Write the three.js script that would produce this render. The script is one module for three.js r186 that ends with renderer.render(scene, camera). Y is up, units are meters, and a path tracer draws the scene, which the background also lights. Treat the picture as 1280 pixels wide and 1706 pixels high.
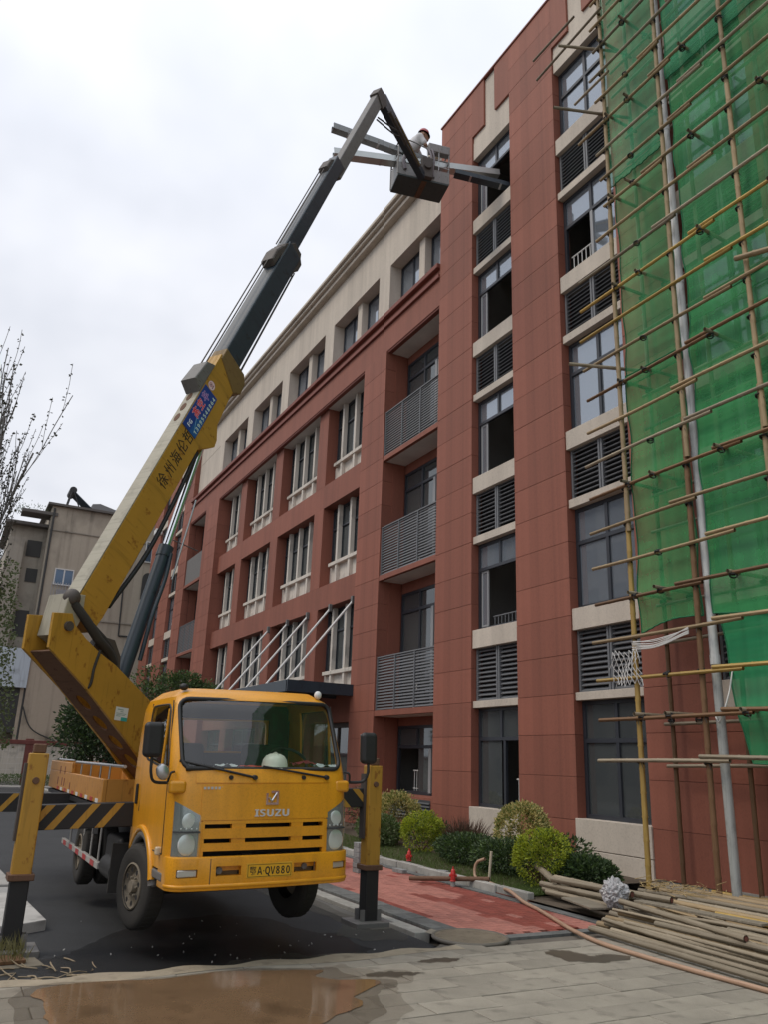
import * as THREE from 'three';
import * as BGU from 'three/addons/utils/BufferGeometryUtils.js';
import { RoundedBoxGeometry } from 'three/addons/geometries/RoundedBoxGeometry.js';
import { TextGeometry } from 'three/addons/geometries/TextGeometry.js';
import { FontLoader } from 'three/addons/loaders/FontLoader.js';
import { ImprovedNoise } from 'three/addons/math/ImprovedNoise.js';
import { MarchingCubes } from 'three/addons/objects/MarchingCubes.js';
import { Brush, Evaluator, SUBTRACTION } from 'three-bvh-csg';

const scene = new THREE.Scene();
const V = (x, y, z) => new THREE.Vector3(x, y, z);

// ---------------------------------------------------------------- camera
const camera = new THREE.PerspectiveCamera(64.88, 769 / 1024, 0.1, 900);
camera.position.set(0, 1.88, 0);
camera.quaternion.setFromRotationMatrix(new THREE.Matrix4().makeBasis(
  V(0.47185672, 0.03430867, -0.88100746), V(0.24716732, 0.95402684, 0.16953199), V(0.84632119, -0.29775107, 0.441684)));
camera.updateMatrixWorld();

// ---------------------------------------------------------------- sky, sun, exposure
const renderer = new THREE.WebGLRenderer({ antialias: true });
renderer.toneMapping = THREE.LinearToneMapping;
renderer.toneMappingExposure = 1.07;
renderer.shadowMap.enabled = true;
const SKY_LEVEL = 0.84;
{
  const W = 1024, H = 512, data = new Float32Array(W * H * 4), n = new ImprovedNoise();
  const fbm = (x, y, z) => { let a = 1, s = 0; for (let i = 0; i < 5; i++) { s += a * n.noise(x, y, z); x *= 2.03; y *= 2.03; z *= 2.03; a *= 0.52; } return s; };
  for (let r = 0; r < H; r++) for (let c = 0; c < W; c++) {
    const el = ((r + 0.5) / H - 0.5) * Math.PI, az = ((c + 0.5) / W - 0.5) * 2 * Math.PI;
    const y = Math.sin(el), x = Math.cos(az) * Math.cos(el), z = Math.sin(az) * Math.cos(el), i = (r * W + c) * 4;
    let v, k;
    if (y > 0) {
      const q = 1 / (y + 0.22), cloud = fbm(x * q * 1.5 + 3, z * q * 1.5, 7.3) + 0.35 * fbm(x * q * 4.2, z * q * 4.2, 1.7);
      k = Math.max(-1, Math.min(1, cloud * 1.15));
      v = SKY_LEVEL * (0.9 + 0.14 * y + 0.75 * y * y * y * y) * (1 + 0.15 * k);   // overcast: brightest overhead
      const t = 0.5 + 0.5 * k;                       // thin parts are a little bluer, thick parts greyer
      data[i] = v * (0.93 + 0.05 * t); data[i + 1] = v * (0.975 + 0.018 * t); data[i + 2] = v * (1.085 - 0.04 * t);
    } else { data[i] = 0.2; data[i + 1] = 0.195; data[i + 2] = 0.19; }
    data[i + 3] = 1;
  }
  const t = new THREE.DataTexture(data, W, H, THREE.RGBAFormat, THREE.FloatType);
  t.mapping = THREE.EquirectangularReflectionMapping; t.magFilter = THREE.LinearFilter; t.minFilter = THREE.LinearFilter; t.needsUpdate = true;
  scene.background = t; scene.environment = t;
}
const sun = new THREE.DirectionalLight(0xfff1de, 1.05);
sun.position.set(-30, 70, 46); sun.target.position.set(-14, 0, -6);
sun.castShadow = true; sun.shadow.radius = 40; sun.shadow.mapSize.set(2048, 2048);
Object.assign(sun.shadow.camera, { left: -60, right: 60, top: 60, bottom: -60, near: 1, far: 220 });
scene.add(sun, sun.target);

// ---------------------------------------------------------------- helpers
let seed = 12345;
const rnd = () => { seed = (seed + 0x6d2b79f5) | 0; let t = Math.imul(seed ^ (seed >>> 15), 1 | seed); t = (t + Math.imul(t ^ (t >>> 7), 61 | t)) ^ t; return ((t ^ (t >>> 14)) >>> 0) / 4294967296; };
const rr = (a, b) => a + (b - a) * rnd();
const pick = (a) => a[Math.floor(rnd() * a.length)];
const used = new Map(), ORG = new WeakMap();
function numbered(n) { const k = used.get(n) ?? 0; used.set(n, k + 1); return k ? n + '_' + String(k).padStart(3, '0') : n; }
function tag(o, label, category, group, kind) {
  if (label) o.userData.label = label; if (category) o.userData.category = category; if (group) o.userData.group = group; if (kind) o.userData.kind = kind;
  return o;
}
const shade = (m) => { m.castShadow = m.receiveShadow = true; return m; };
function thing(name, label, category, at, group) {
  const o = new THREE.Group(); o.name = numbered(name); o.position.set(...at); scene.add(o); ORG.set(o, V(...at));
  return tag(o, label, category, group);
}
// A part: geometry in world coordinates, or (with at) shared geometry about its own origin.
function part(parent, name, geo, mat, at, rot) {
  const m = shade(new THREE.Mesh(geo, mat)), o = ORG.get(parent); m.name = name;
  if (at) { const p = V(...at); m.position.copy(p).sub(o); ORG.set(m, p); if (rot) m.rotation.set(...rot); } else { geo.translate(-o.x, -o.y, -o.z); ORG.set(m, o); }
  parent.add(m); return m;
}
function solo(name, geo, mat, label, category, group, kind) {         // a thing that is one mesh, world coordinates
  geo.computeBoundingBox(); const b = geo.boundingBox, c = V((b.min.x + b.max.x) / 2, b.min.y, (b.min.z + b.max.z) / 2);
  geo.translate(-c.x, -c.y, -c.z); const m = shade(new THREE.Mesh(geo, mat)); m.name = numbered(name); m.position.copy(c); scene.add(m); ORG.set(m, c);
  return tag(m, label, category, group, kind);
}
function struct(name, geo, mat) { const m = shade(new THREE.Mesh(geo, mat)); m.name = numbered(name); scene.add(m); ORG.set(m, V(0, 0, 0)); m.userData.kind = 'structure'; return m; }
function worldUV(g, s = 1) {                                           // uv in metres, from position and face direction
  if (g.index) g = g.toNonIndexed();
  const p = g.attributes.position, uv = new Float32Array(p.count * 2), a = V(), b = V(), c = V();
  for (let i = 0; i < p.count; i += 3) {
    a.fromBufferAttribute(p, i); b.fromBufferAttribute(p, i + 1).sub(a); c.fromBufferAttribute(p, i + 2).sub(a); b.cross(c);
    const x = Math.abs(b.x), y = Math.abs(b.y), z = Math.abs(b.z);
    for (let k = 0; k < 3; k++) {
      const X = p.getX(i + k), Y = p.getY(i + k), Z = p.getZ(i + k);
      const [u, v] = x >= y && x >= z ? [Z, Y] : y >= z ? [X, Z] : [X, Y];
      uv[(i + k) * 2] = u * s; uv[(i + k) * 2 + 1] = v * s;
    }
  }
  g.setAttribute('uv', new THREE.BufferAttribute(uv, 2)); return g;
}
const bx = (x0, x1, y0, y1, z0, z1) => worldUV(new THREE.BoxGeometry(Math.abs(x1 - x0), Math.abs(y1 - y0), Math.abs(z1 - z0)).translate((x0 + x1) / 2, (y0 + y1) / 2, (z0 + z1) / 2));
const rb = (w, h, d, r = 0.01, seg = 1) => worldUV(new RoundedBoxGeometry(w, h, d, seg, r));
const rbx = (x0, x1, y0, y1, z0, z1, r = 0.01, seg = 1) => worldUV(new RoundedBoxGeometry(Math.abs(x1 - x0), Math.abs(y1 - y0), Math.abs(z1 - z0), seg, r).translate((x0 + x1) / 2, (y0 + y1) / 2, (z0 + z1) / 2));
function merge(list) {
  list = list.map((g) => { g = g.index ? g.toNonIndexed() : g; for (const k of Object.keys(g.attributes)) if (!['position', 'normal', 'uv'].includes(k)) g.deleteAttribute(k); return g; });
  return list.length > 1 ? BGU.mergeGeometries(list) : list[0];
}
const UPV = V(0, 1, 0);
function rod(p, q, r0, r1 = r0, seg = 8, caps = true) {                // cylinder from p to q
  p = Array.isArray(p) ? V(...p) : p; q = Array.isArray(q) ? V(...q) : q;
  const d = q.clone().sub(p), L = d.length(), g = new THREE.CylinderGeometry(r1, r0, L, seg, 1, !caps);
  const uv = g.attributes.uv; for (let i = 0; i < uv.count; i++) uv.setXY(i, uv.getX(i) * 6.3 * r0, uv.getY(i) * L);
  g.applyQuaternion(new THREE.Quaternion().setFromUnitVectors(UPV, d.normalize())); return g.translate((p.x + q.x) / 2, (p.y + q.y) / 2, (p.z + q.z) / 2);
}
const tube = (pts, r, seg = 24, rad = 6) => new THREE.TubeGeometry(new THREE.CatmullRomCurve3(pts.map((p) => V(...p))), seg, r, rad, false);
function prism(pts, depth, bevel = 0, holes = []) {                    // shape in xy, extruded along z from 0
  const s = new THREE.Shape(pts.map((p) => new THREE.Vector2(p[0], p[1])));
  for (const h of holes) s.holes.push(new THREE.Path(h.map((p) => new THREE.Vector2(p[0], p[1]))));
  return worldUV(new THREE.ExtrudeGeometry(s, { depth, bevelEnabled: bevel > 0, bevelSize: bevel, bevelThickness: bevel, bevelOffset: -bevel, bevelSegments: 2, curveSegments: 10 }));
}
function flat(pts, y) {                                                // horizontal polygon from (x, z) points
  const g = new THREE.ShapeGeometry(new THREE.Shape(pts.map((p) => new THREE.Vector2(p[0], -p[1])))); g.rotateX(-Math.PI / 2); g.translate(0, y, 0); return worldUV(g);
}
// ---------------------------------------------------------------- textures: multipliers in linear light
function tex(fn, S = 512) {
  const d = new Uint8Array(S * S * 4);
  for (let y = 0; y < S; y++) for (let x = 0; x < S; x++) {
    const c = fn(x / S, y / S), i = (y * S + x) * 4, a = Array.isArray(c) ? c : [c, c, c];
    for (let k = 0; k < 3; k++) d[i + k] = Math.max(0, Math.min(255, a[k] * 255)); d[i + 3] = 255;
  }
  const t = new THREE.DataTexture(d, S, S); t.wrapS = t.wrapT = THREE.RepeatWrapping; t.magFilter = THREE.LinearFilter; t.minFilter = THREE.LinearMipmapLinearFilter; t.generateMipmaps = true; t.needsUpdate = true; return t;
}
const hash = (x, y, s) => { let h = Math.imul(x, 374761393) ^ Math.imul(y, 668265263) ^ Math.imul(s, 2246822519); h = Math.imul(h ^ (h >>> 13), 1274126177); return ((h ^ (h >>> 16)) >>> 0) / 4294967296; };
function vn(u, v, px, py, s) {                                         // tileable value noise, px by py cells
  const x = u * px, y = v * py, ix = Math.floor(x), iy = Math.floor(y), f = (t) => t * t * (3 - 2 * t), a = f(x - ix), b = f(y - iy), m = (k, p) => ((k % p) + p) % p;
  const h = (i, j) => hash(m(ix + i, px), m(iy + j, py), s);
  return (h(0, 0) * (1 - a) + h(1, 0) * a) * (1 - b) + (h(0, 1) * (1 - a) + h(1, 1) * a) * b;
}
function fbm2(u, v, px, py, s, oct = 4, gain = 0.5) { let a = 1, t = 0, w = 0; for (let i = 0; i < oct; i++) { t += a * vn(u, v, px, py, s + i); w += a; a *= gain; px *= 2; py *= 2; } return t / w; }
const ss = (a, b, x) => { x = Math.max(0, Math.min(1, (x - a) / (b - a))); return x * x * (3 - 2 * x); };
const T = {
  mottle: tex((u, v) => 0.74 + 0.36 * fbm2(u, v, 4, 4, 1, 6, 0.6) - 0.1 * vn(u, v, 256, 256, 9)),
  facade: tex((u, v) => 0.76 + 0.26 * fbm2(u, v, 3, 3, 21, 5, 0.6) + 0.2 * (fbm2(u, v, 30, 2, 27, 3) - 0.5) - 0.16 * Math.pow(vn(u, v, 256, 256, 25), 3)),
  net: tex((u, v) => { const s = fbm2(u, v, 30, 3, 101, 3), h = fbm2(u, v, 3, 26, 105, 3), m = fbm2(u, v, 4, 4, 108, 3); return 0.62 + 0.2 * s + 0.2 * h + 0.25 * (m - 0.5); }),
  grime: tex((u, v) => { const st = fbm2(u, v, 40, 2, 31, 3), m = fbm2(u, v, 4, 4, 35, 5, 0.6); return 0.95 - 0.34 * ss(0.5, 0.8, st) * m - 0.25 * ss(0.52, 0.75, m) + 0.05 * vn(u, v, 128, 128, 39); }),
  asphalt: tex((u, v) => { const g = vn(u, v, 256, 256, 41), m = fbm2(u, v, 5, 5, 43, 4); return 0.42 + 0.45 * m + 0.42 * ss(0.55, 1, g) * vn(u, v, 120, 120, 45) - 0.12 * ss(0.7, 1, vn(u, v, 200, 200, 47)); }),
  stone: tex((u, v) => 0.66 + 0.4 * fbm2(u, v, 3, 3, 51, 5, 0.62) - 0.12 * vn(u, v, 200, 200, 53) - 0.2 * ss(0.6, 0.85, fbm2(u, v, 6, 6, 55, 3))),
  wood: tex((u, v) => { const s = fbm2(u, v, 24, 2, 61, 4), b = fbm2(u, v, 3, 9, 65, 3); return [0.62 + 0.42 * s * 0.8 + 0.2 * (b - 0.5), 0.6 + 0.4 * s * 0.8 + 0.22 * (b - 0.5), 0.55 + 0.4 * s * 0.8 + 0.24 * (b - 0.5)]; }, 256),
  paint: tex((u, v) => { const m = fbm2(u, v, 5, 5, 71, 5, 0.6), sp = ss(0.66, 0.8, fbm2(u, v, 14, 9, 73, 4, 0.6)), st = ss(0.6, 0.85, fbm2(u, v, 36, 3, 77, 3)); const k = 0.86 + 0.2 * m - 0.18 * st; return [k * (1 - 0.38 * sp), k * (1 - 0.5 * sp), k * (1 - 0.55 * sp)]; }),
  leaf: tex((u, v) => { const m = fbm2(u, v, 6, 6, 81, 4); return [0.6 + 0.5 * m, 0.65 + 0.4 * m, 0.5 + 0.5 * m]; }, 256),
  clean: tex((u, v) => 0.86 + 0.14 * fbm2(u, v, 4, 4, 91, 5, 0.6), 256),
  bumps: tex((u, v) => 0.5 * vn(u, v, 220, 220, 95) + 0.5 * vn(u, v, 110, 110, 97)),
};
const tile = (t, s, s2 = s) => { const c = t.clone(); c.repeat.set(1 / s, 1 / s2); c.needsUpdate = true; return c; };
function M(c, rough = 0.8, o = {}) {
  const { t, s = 2, s2, metal = 0, bump, ...rest } = o, phys = 'clearcoat' in rest || 'transmission' in rest || 'sheen' in rest;
  const m = new (phys ? THREE.MeshPhysicalMaterial : THREE.MeshStandardMaterial)({ roughness: rough, metalness: metal, ...rest });
  m.color.setRGB(...c); if (t) m.map = tile(T[t], s, s2 ?? s);
  if (bump) { m.bumpMap = tile(T.bumps, bump[1]); m.bumpScale = bump[0]; }
  return m;
}
const tones = (c, amt, n, rough, o) => Array.from({ length: n }, (_, i) => M(c.map((v) => v * (1 + amt * ((i / (n - 1)) * 2 - 1))), rough, o));
const MAT = {
  red: tones([0.298, 0.102, 0.065], 0.075, 6, 0.72, { t: 'facade', s: 3.1, s2: 5.3 }),
  redTrim: M([0.24, 0.072, 0.052], 0.7, { t: 'facade', s: 2.7 }),
  joint: M([0.17, 0.063, 0.046], 0.95),
  pale: M([0.62, 0.55, 0.465], 0.8, { t: 'facade', s: 4.7 }),
  paleWin: M([0.66, 0.61, 0.54], 0.75, { t: 'grime', s: 2.3 }),
  soffit: M([0.8, 0.77, 0.72], 0.85, { t: 'mottle', s: 3 }),
  frame: M([0.036, 0.041, 0.052], 0.42, { t: 'clean', s: 1 }),
  frameLight: M([0.3, 0.31, 0.32], 0.45),
  louver: M([0.17, 0.178, 0.19], 0.5, { t: 'clean', s: 0.7 }),
  railDark: M([0.12, 0.126, 0.135], 0.5, { t: 'clean', s: 0.7 }),
  louverDark: M([0.05, 0.052, 0.056], 0.8),
  glass: M([0.5, 0.56, 0.63], 0.035, { transmission: 1, thickness: 0, metal: 0.55, ior: 1.6 }),
  glassDark: M([0.24, 0.27, 0.28], 0.04, { transmission: 1, thickness: 0, metal: 0.4, ior: 1.55 }),
  glassClear: M([0.9, 0.94, 0.93], 0.02, { transmission: 1, thickness: 0, ior: 1.52 }),
  room: M([0.34, 0.33, 0.31], 0.9, { t: 'mottle', s: 4 }),
  chrome: M([0.75, 0.76, 0.78], 0.12, { metal: 1 }),
  steel: M([0.5, 0.51, 0.52], 0.35, { metal: 0.85, t: 'clean', s: 0.5 }),
  rust: M([0.14, 0.075, 0.045], 0.85, { t: 'paint', s: 0.6 }),
  yellow: M([0.82, 0.36, 0.012], 0.36, { t: 'facade', s: 1.9, clearcoat: 0.22, clearcoatRoughness: 0.2 }),
  yellowOld: M([0.46, 0.25, 0.03], 0.5, { t: 'paint', s: 1.1 }),
  boomTop: M([0.36, 0.335, 0.26], 0.6, { t: 'grime', s: 0.9 }),
  navy: M([0.026, 0.042, 0.058], 0.42, { t: 'paint', s: 1.2 }),
  greyMetal: M([0.16, 0.155, 0.15], 0.6, { t: 'paint', s: 0.5 }),
  brownMetal: M([0.075, 0.062, 0.054], 0.65, { t: 'paint', s: 0.5 }),
  black: M([0.016, 0.016, 0.017], 0.55, { t: 'clean', s: 0.6 }),
  rubber: M([0.04, 0.037, 0.033], 0.85, { t: 'mottle', s: 0.4 }),
  dirt: M([0.24, 0.205, 0.155], 0.9, { t: 'paint', s: 0.4 }),
  white: M([0.72, 0.72, 0.7], 0.5, { t: 'clean', s: 0.6 }),
  concrete: M([0.4, 0.385, 0.35], 0.9, { t: 'stone', s: 1.3, bump: [0.004, 0.4] }),
  soil: M([0.1, 0.075, 0.05], 0.95, { t: 'stone', s: 0.9 }),
};
MAT.mul = (m, k) => { const c = m.clone(); c.color.multiplyScalar(k); return c; };
// ================================================================ the ground (road at 0, paved forecourt at 0.13, building foot at 0.28)
const PY = 0.13;
struct('ground', flat([[-300, 200], [300, 200], [300, -260], [-300, -260]], -0.03), M([0.2, 0.185, 0.16], 0.95, { t: 'stone', s: 6 }));
struct('road', flat([[-47.5, 9], [-7.6, 9], [-7.6, -5.06], [-47.5, -5.06]], 0.045), M([0.036, 0.039, 0.043], 0.74, { t: 'asphalt', s: 2.3, bump: [0.006, 0.7] }));
{ // forecourt: pavers laid one by one over a bed of mortar
  const g = BGU.mergeVertices(flat([[-7.58, 12], [30, 12], [30, -10.6], [-4.4, -10.6], [-7.95, -10.6], [-7.95, -5.0], [-7.58, -4.6]], 0.1));
  const pav = struct('pavement', g, M([0.17, 0.15, 0.125], 0.95, { t: 'stone', s: 1.1 }));
  const PW = 0.6, PD = 0.3, mats = tones([0.38, 0.345, 0.285], 0.075, 6, 0.82, { t: 'stone', s: 0.9, bump: [0.003, 0.35] });
  const shapes = [0, 1, 2, 3].map((k) => { const b = rb(PD - 0.008, 0.04, PW - 0.008, 0.006); const uv = b.attributes.uv; for (let i = 0; i < uv.count; i++) uv.setXY(i, uv.getX(i) + k * 0.37, uv.getY(i) + k * 0.61); return b; });
  let row = 0;
  for (let x = -7.4; x < -3.55; x += PD, row++) for (let z = -9.6 + (row % 2) * 0.3; z < 0.6; z += PW) {
    if (x > -6.9 && z < -7.2 - (x + 6.9) * 0.2 && x > -4.4) continue;
    part(pav, 'paver', pick(shapes), pick(mats), [x, PY - 0.02 + rr(-0.0025, 0.0025), z], [rr(-0.004, 0.004), 0, rr(-0.004, 0.004)]);
  }
  struct('pavement_beyond', flat([[-3.56, 12], [30, 12], [30, -10.6], [-3.56, -10.6]], PY), M([0.38, 0.345, 0.285], 0.85, { t: 'stone', s: 2 }));
}
{ // broken concrete edge between asphalt and pavers
  const edge = []; for (let i = 0; i <= 60; i++) edge.push([-7.66 - 0.1 * fbm2(i / 60, 0.3, 9, 3, 5) + 0.05 * Math.sin(i * 0.9), 1.2 - i * 0.104]);
  const back = edge.map(([x, z]) => [-7.5 + 0.05 * Math.sin(z * 3), z]).reverse();
  struct('concrete_edge', flat([...edge, ...back], PY + 0.004), M([0.5, 0.42, 0.31], 0.92, { t: 'stone', s: 0.8, bump: [0.006, 0.4] }));
  struct('concrete_edge_face', prism([...edge, ...back].map(([x, z]) => [x, z]), 0.13).rotateX(Math.PI / 2).translate(0, PY, 0), MAT.concrete);
  const wide = []; for (let i = 0; i <= 14; i++) wide.push([-7.5 - 0.02 * i, -4.3 - i * 0.06 + 0.02 * Math.sin(i * 2)]);
  struct('concrete_corner', flat([[-7.5, -5.3], [-8.55, -5.25], [-8.4, -5.08], ...wide.reverse(), [-7.3, -4.5], [-7.35, -5.3]], PY + 0.002), M([0.33, 0.295, 0.24], 0.92, { t: 'stone', s: 0.8 }));
}
{ // red brick path with grey border, kerbs on both sides
  const path = struct('path', flat([[-40, -5.26], [-7.9, -5.26], [-7.9, -7.55], [-40, -7.55]], 0.1), M([0.15, 0.06, 0.048], 0.95, { t: 'stone', s: 1 }));
  const dry = tones([0.46, 0.185, 0.145], 0.1, 3, 0.85, { t: 'stone', s: 0.8 }), wet = tones([0.31, 0.075, 0.054], 0.12, 3, 0.55, { t: 'stone', s: 0.8 });
  const L = 0.24, Wd = 0.12, brick = rb(L - 0.006, 0.05, Wd - 0.005, 0.004), far = [];
  const list = []; let r = 0;
  for (let z = -5.62; z > -7.42; z -= Wd, r++) for (let x = -8.1 - (r % 2) * 0.12; x > -22; x -= L) {
    const w = fbm2(((x * 0.14) % 1 + 1) % 1, ((z * 0.5) % 1 + 1) % 1, 5, 3, 77, 4) + rr(-0.07, 0.07);
    list.push({ x, z, m: pick(w > 0.55 ? wet : dry), d: Math.hypot(x, z) });
  }
  list.sort((a, b) => a.d - b.d);
  list.forEach((b, i) => { if (i < 290) part(path, 'brick', brick, b.m, [b.x, PY - 0.025 + rr(-0.002, 0.002), b.z]); else far.push(b); });
  const inst = shade(new THREE.InstancedMesh(brick, M([1, 1, 1], 0.8, { t: 'stone', s: 0.8 }), far.length)), m4 = new THREE.Matrix4(); inst.name = 'far_bricks'; inst.userData.kind = 'stuff';
  far.forEach((b, i) => { inst.setMatrixAt(i, m4.makeTranslation(b.x, PY - 0.025, b.z)); inst.setColorAt(i, b.m.color); }); path.add(inst);
  const grey = tones([0.16, 0.165, 0.16], 0.15, 4, 0.85, { t: 'stone', s: 0.7 }), bg = rb(0.3, 0.05, 0.15, 0.005), bg2 = rb(0.15, 0.05, 0.3, 0.005);
  for (const z of [-5.34, -5.49, -7.5]) for (let x = -8.1; x > -24; x -= 0.305) if (!(z > -5.4 && x > -8.3)) part(path, 'border_block', bg, pick(grey), [x, PY - 0.024 + rr(-0.002, 0.002), z]);
  for (let z = -5.65; z > -7.4; z -= 0.305) part(path, 'border_block', bg2, pick(grey), [-7.93, PY - 0.023, z]);
  const kerb = struct('kerb', bx(-47, -8.9, -0.1, 0.04, -5.26, -5.1), MAT.joint);
  const km = tones([0.43, 0.42, 0.385], 0.1, 4, 0.88, { t: 'stone', s: 0.9 }), kg = rb(0.74, 0.24, 0.2, 0.012);
  for (let x = -8.95; x > -46; x -= 0.75) part(kerb, 'kerb_stone', kg, pick(km), [x, PY - 0.15 + rr(-0.003, 0.003), -5.16 + rr(-0.006, 0.006)]);
  const k2 = struct('kerb', bx(-47, -9.8, 0.02, 0.14, -7.7, -7.6), MAT.joint), kg2 = rb(0.74, 0.2, 0.12, 0.012);
  for (let x = -10.2; x > -46; x -= 0.75) part(k2, 'kerb_stone', kg2, pick(km), [x, 0.13 + rr(-0.005, 0.005), -7.65 + rr(-0.012, 0.012)], [0, rr(-0.01, 0.01), 0]);
  struct('gutter', flat([[-46, -4.78], [-9.1, -4.78], [-9.1, -5.06], [-46, -5.06]], 0.05), M([0.15, 0.145, 0.135], 0.9, { t: 'stone', s: 0.9 }));
}
// planting bed rising to the foot of the building, and a dirt strip under the pile
{
  const bed = new THREE.PlaneGeometry(36, 2.9, 60, 8); bed.rotateX(-Math.PI / 2); bed.translate(-28, 0, -9.1);
  const p = bed.attributes.position; for (let i = 0; i < p.count; i++) { const t = ss(-7.7, -9.4, p.getZ(i)); p.setY(i, 0.17 + 0.1 * t + 0.03 * Math.sin(p.getX(i) * 1.9) * t); }
  bed.computeVertexNormals(); struct('planting_bed', worldUV(bed), MAT.soil);
  struct('bare_soil', flat([[-10, -7.6], [-2, -7.6], [-2, -10.6], [-10, -10.6]], PY + 0.02), M([0.13, 0.1, 0.07], 0.95, { t: 'stone', s: 1.2 }));
}
// muddy puddle and wet patches on the pavers
function blob(pts, y, mat, name, wob = 0.06) {
  const c = new THREE.CatmullRomCurve3(pts.map((p) => V(p[0], 0, p[1])), true, 'catmullrom', 0.6).getPoints(140);
  return struct(name, flat(c.map((q, i) => [q.x + wob * (fbm2(i / 140, 0.2, 20, 3, 11, 3) - 0.5) * 2, q.z + wob * (fbm2(i / 140, 0.7, 22, 3, 17, 3) - 0.5) * 2]), y), mat);
}
const mud = M([0.24, 0.15, 0.085], 0.07, { t: 'stone', s: 1.9 });
blob([[-7.4, -1.0], [-7.48, -1.5], [-7.42, -2.1], [-7.43, -2.7], [-7.22, -3.25], [-6.98, -3.18], [-6.7, -3.6], [-6.42, -3.3], [-6.1, -3.15], [-5.9, -2.75], [-5.6, -2.5], [-5.0, -2.3], [-4.6, -1.6], [-5, -0.9], [-5.9, -0.82], [-6.45, -0.98], [-6.9, -1.02]], PY + 0.006, mud, 'puddle', 0.1);
const smear = M([0.17, 0.12, 0.075], 0.7, { t: 'stone', s: 1.3 }); smear.transparent = true; smear.opacity = 0.2;
const damp = M([0.11, 0.08, 0.052], 0.28, { t: 'stone', s: 1.5 }); damp.transparent = true; damp.opacity = 0.26;
blob([[-7.46, -0.7], [-7.5, -1.6], [-7.46, -2.7], [-7.36, -3.4], [-7.1, -3.7], [-6.75, -4.0], [-6.3, -3.6], [-5.9, -3.4], [-5.5, -2.9], [-4.5, -2.6], [-4.2, -1.4], [-4.9, -0.6], [-6.2, -0.6]], PY + 0.0035, smear, 'mud_smear', 0.22);
blob([[-7.44, -0.9], [-7.5, -1.6], [-7.45, -2.8], [-7.3, -3.35], [-6.9, -3.5], [-6.6, -3.75], [-6.3, -3.4], [-5.9, -3.2], [-5.5, -2.65], [-4.7, -2.4], [-4.5, -1.4], [-5.0, -0.75], [-6.3, -0.8]], PY + 0.005, damp, 'damp_margin', 0.12);
const wetRoad = M([0.02, 0.021, 0.023], 0.35, { t: 'asphalt', s: 1.7 }); wetRoad.transparent = true; wetRoad.opacity = 0.32; const dust = M([0.2, 0.185, 0.155], 0.95, { t: 'asphalt', s: 1.1 }); dust.transparent = true; dust.opacity = 0.28;
blob([[-7.8, -1.3], [-7.75, -2.6], [-7.8, -3.9], [-8.6, -4.3], [-9.6, -4.0], [-10.5, -3.3], [-10, -2.2], [-9.2, -1.7], [-8.6, -1.2]], 0.049, wetRoad, 'wet_road', 0.25);
blob([[-8.6, -4.95], [-11, -4.98], [-15, -4.98], [-15, -4.5], [-11.5, -4.4], [-9.6, -4.6], [-8.9, -4.3]], 0.053, dust, 'road_dust', 0.2);
blob([[-7.7, -2.2], [-8.0, -2.4], [-8.2, -3.2], [-7.95, -4.2], [-7.72, -4.4], [-7.68, -3.2]], 0.0535, dust, 'road_dust', 0.2);
const wetM = M([0.1, 0.085, 0.062], 0.35, { t: 'stone', s: 0.8 }); wetM.transparent = true; wetM.opacity = 0.62;
blob([[-6.95, -3.95], [-6.85, -4.1], [-6.8, -3.85], [-6.9, -3.6], [-7.0, -3.7]], PY + 0.004, wetM, 'wet_patch', 0.06);
blob([[-7.05, -5.7], [-6.75, -5.75], [-6.6, -6.1], [-6.72, -6.5], [-6.86, -6.2], [-6.9, -6.05], [-7.15, -6.0], [-7.2, -5.85]], PY + 0.004, wetM, 'wet_patch', 0.09);
blob([[-7.2, -4.3], [-7.12, -4.6], [-7.2, -4.75], [-7.28, -4.5]], PY + 0.004, wetM, 'wet_patch', 0.05);
// far side: pavement slabs left of the lorry, strip before the boundary wall
{
  const sl = tones([0.52, 0.51, 0.48], 0.08, 3, 0.88, { t: 'stone', s: 1 });
  const slab = (pts, y, h, label) => solo('concrete_slab', prism(pts.map(([x, z]) => [x, z]), h, 0.012).rotateX(Math.PI / 2).translate(0, y, 0), pick(sl), label, 'slab');
  slab([[-10.15, -1.37], [-9.93, -1.02], [-10.0, -0.2], [-12.6, -0.2], [-12.6, -1.22]], 0.14, 0.11, 'pale concrete slab with pointed corner behind the left outrigger leg');
  slab([[-12.7, -1.25], [-12.7, -0.2], [-15.5, -0.2], [-15.5, -1.1]], 0.16, 0.1, 'pale concrete slab farther back at the left edge of the road');
  struct('far_pavement', bx(-49.5, -46.6, -0.1, 0.12, -14, 14), M([0.42, 0.41, 0.385], 0.9, { t: 'stone', s: 2 }));
}
{ // cover of the shaft at the corner of the path
  const t = thing('manhole_cover', 'round weathered concrete manhole cover at the corner of the red path', 'manhole cover', [-8.02, PY, -5.42]);
  part(t, 'rim', new THREE.TorusGeometry(0.4, 0.022, 6, 40).rotateX(Math.PI / 2).translate(-8.02, PY - 0.004, -5.42), M([0.2, 0.18, 0.15], 0.9, { t: 'stone', s: 0.5 }));
  part(t, 'cover', worldUV(new THREE.CylinderGeometry(0.39, 0.39, 0.03, 36).translate(-8.02, PY - 0.006, -5.42)), M([0.4, 0.33, 0.24], 0.95, { t: 'stone', s: 0.45, bump: [0.012, 0.3] }));
}
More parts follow.
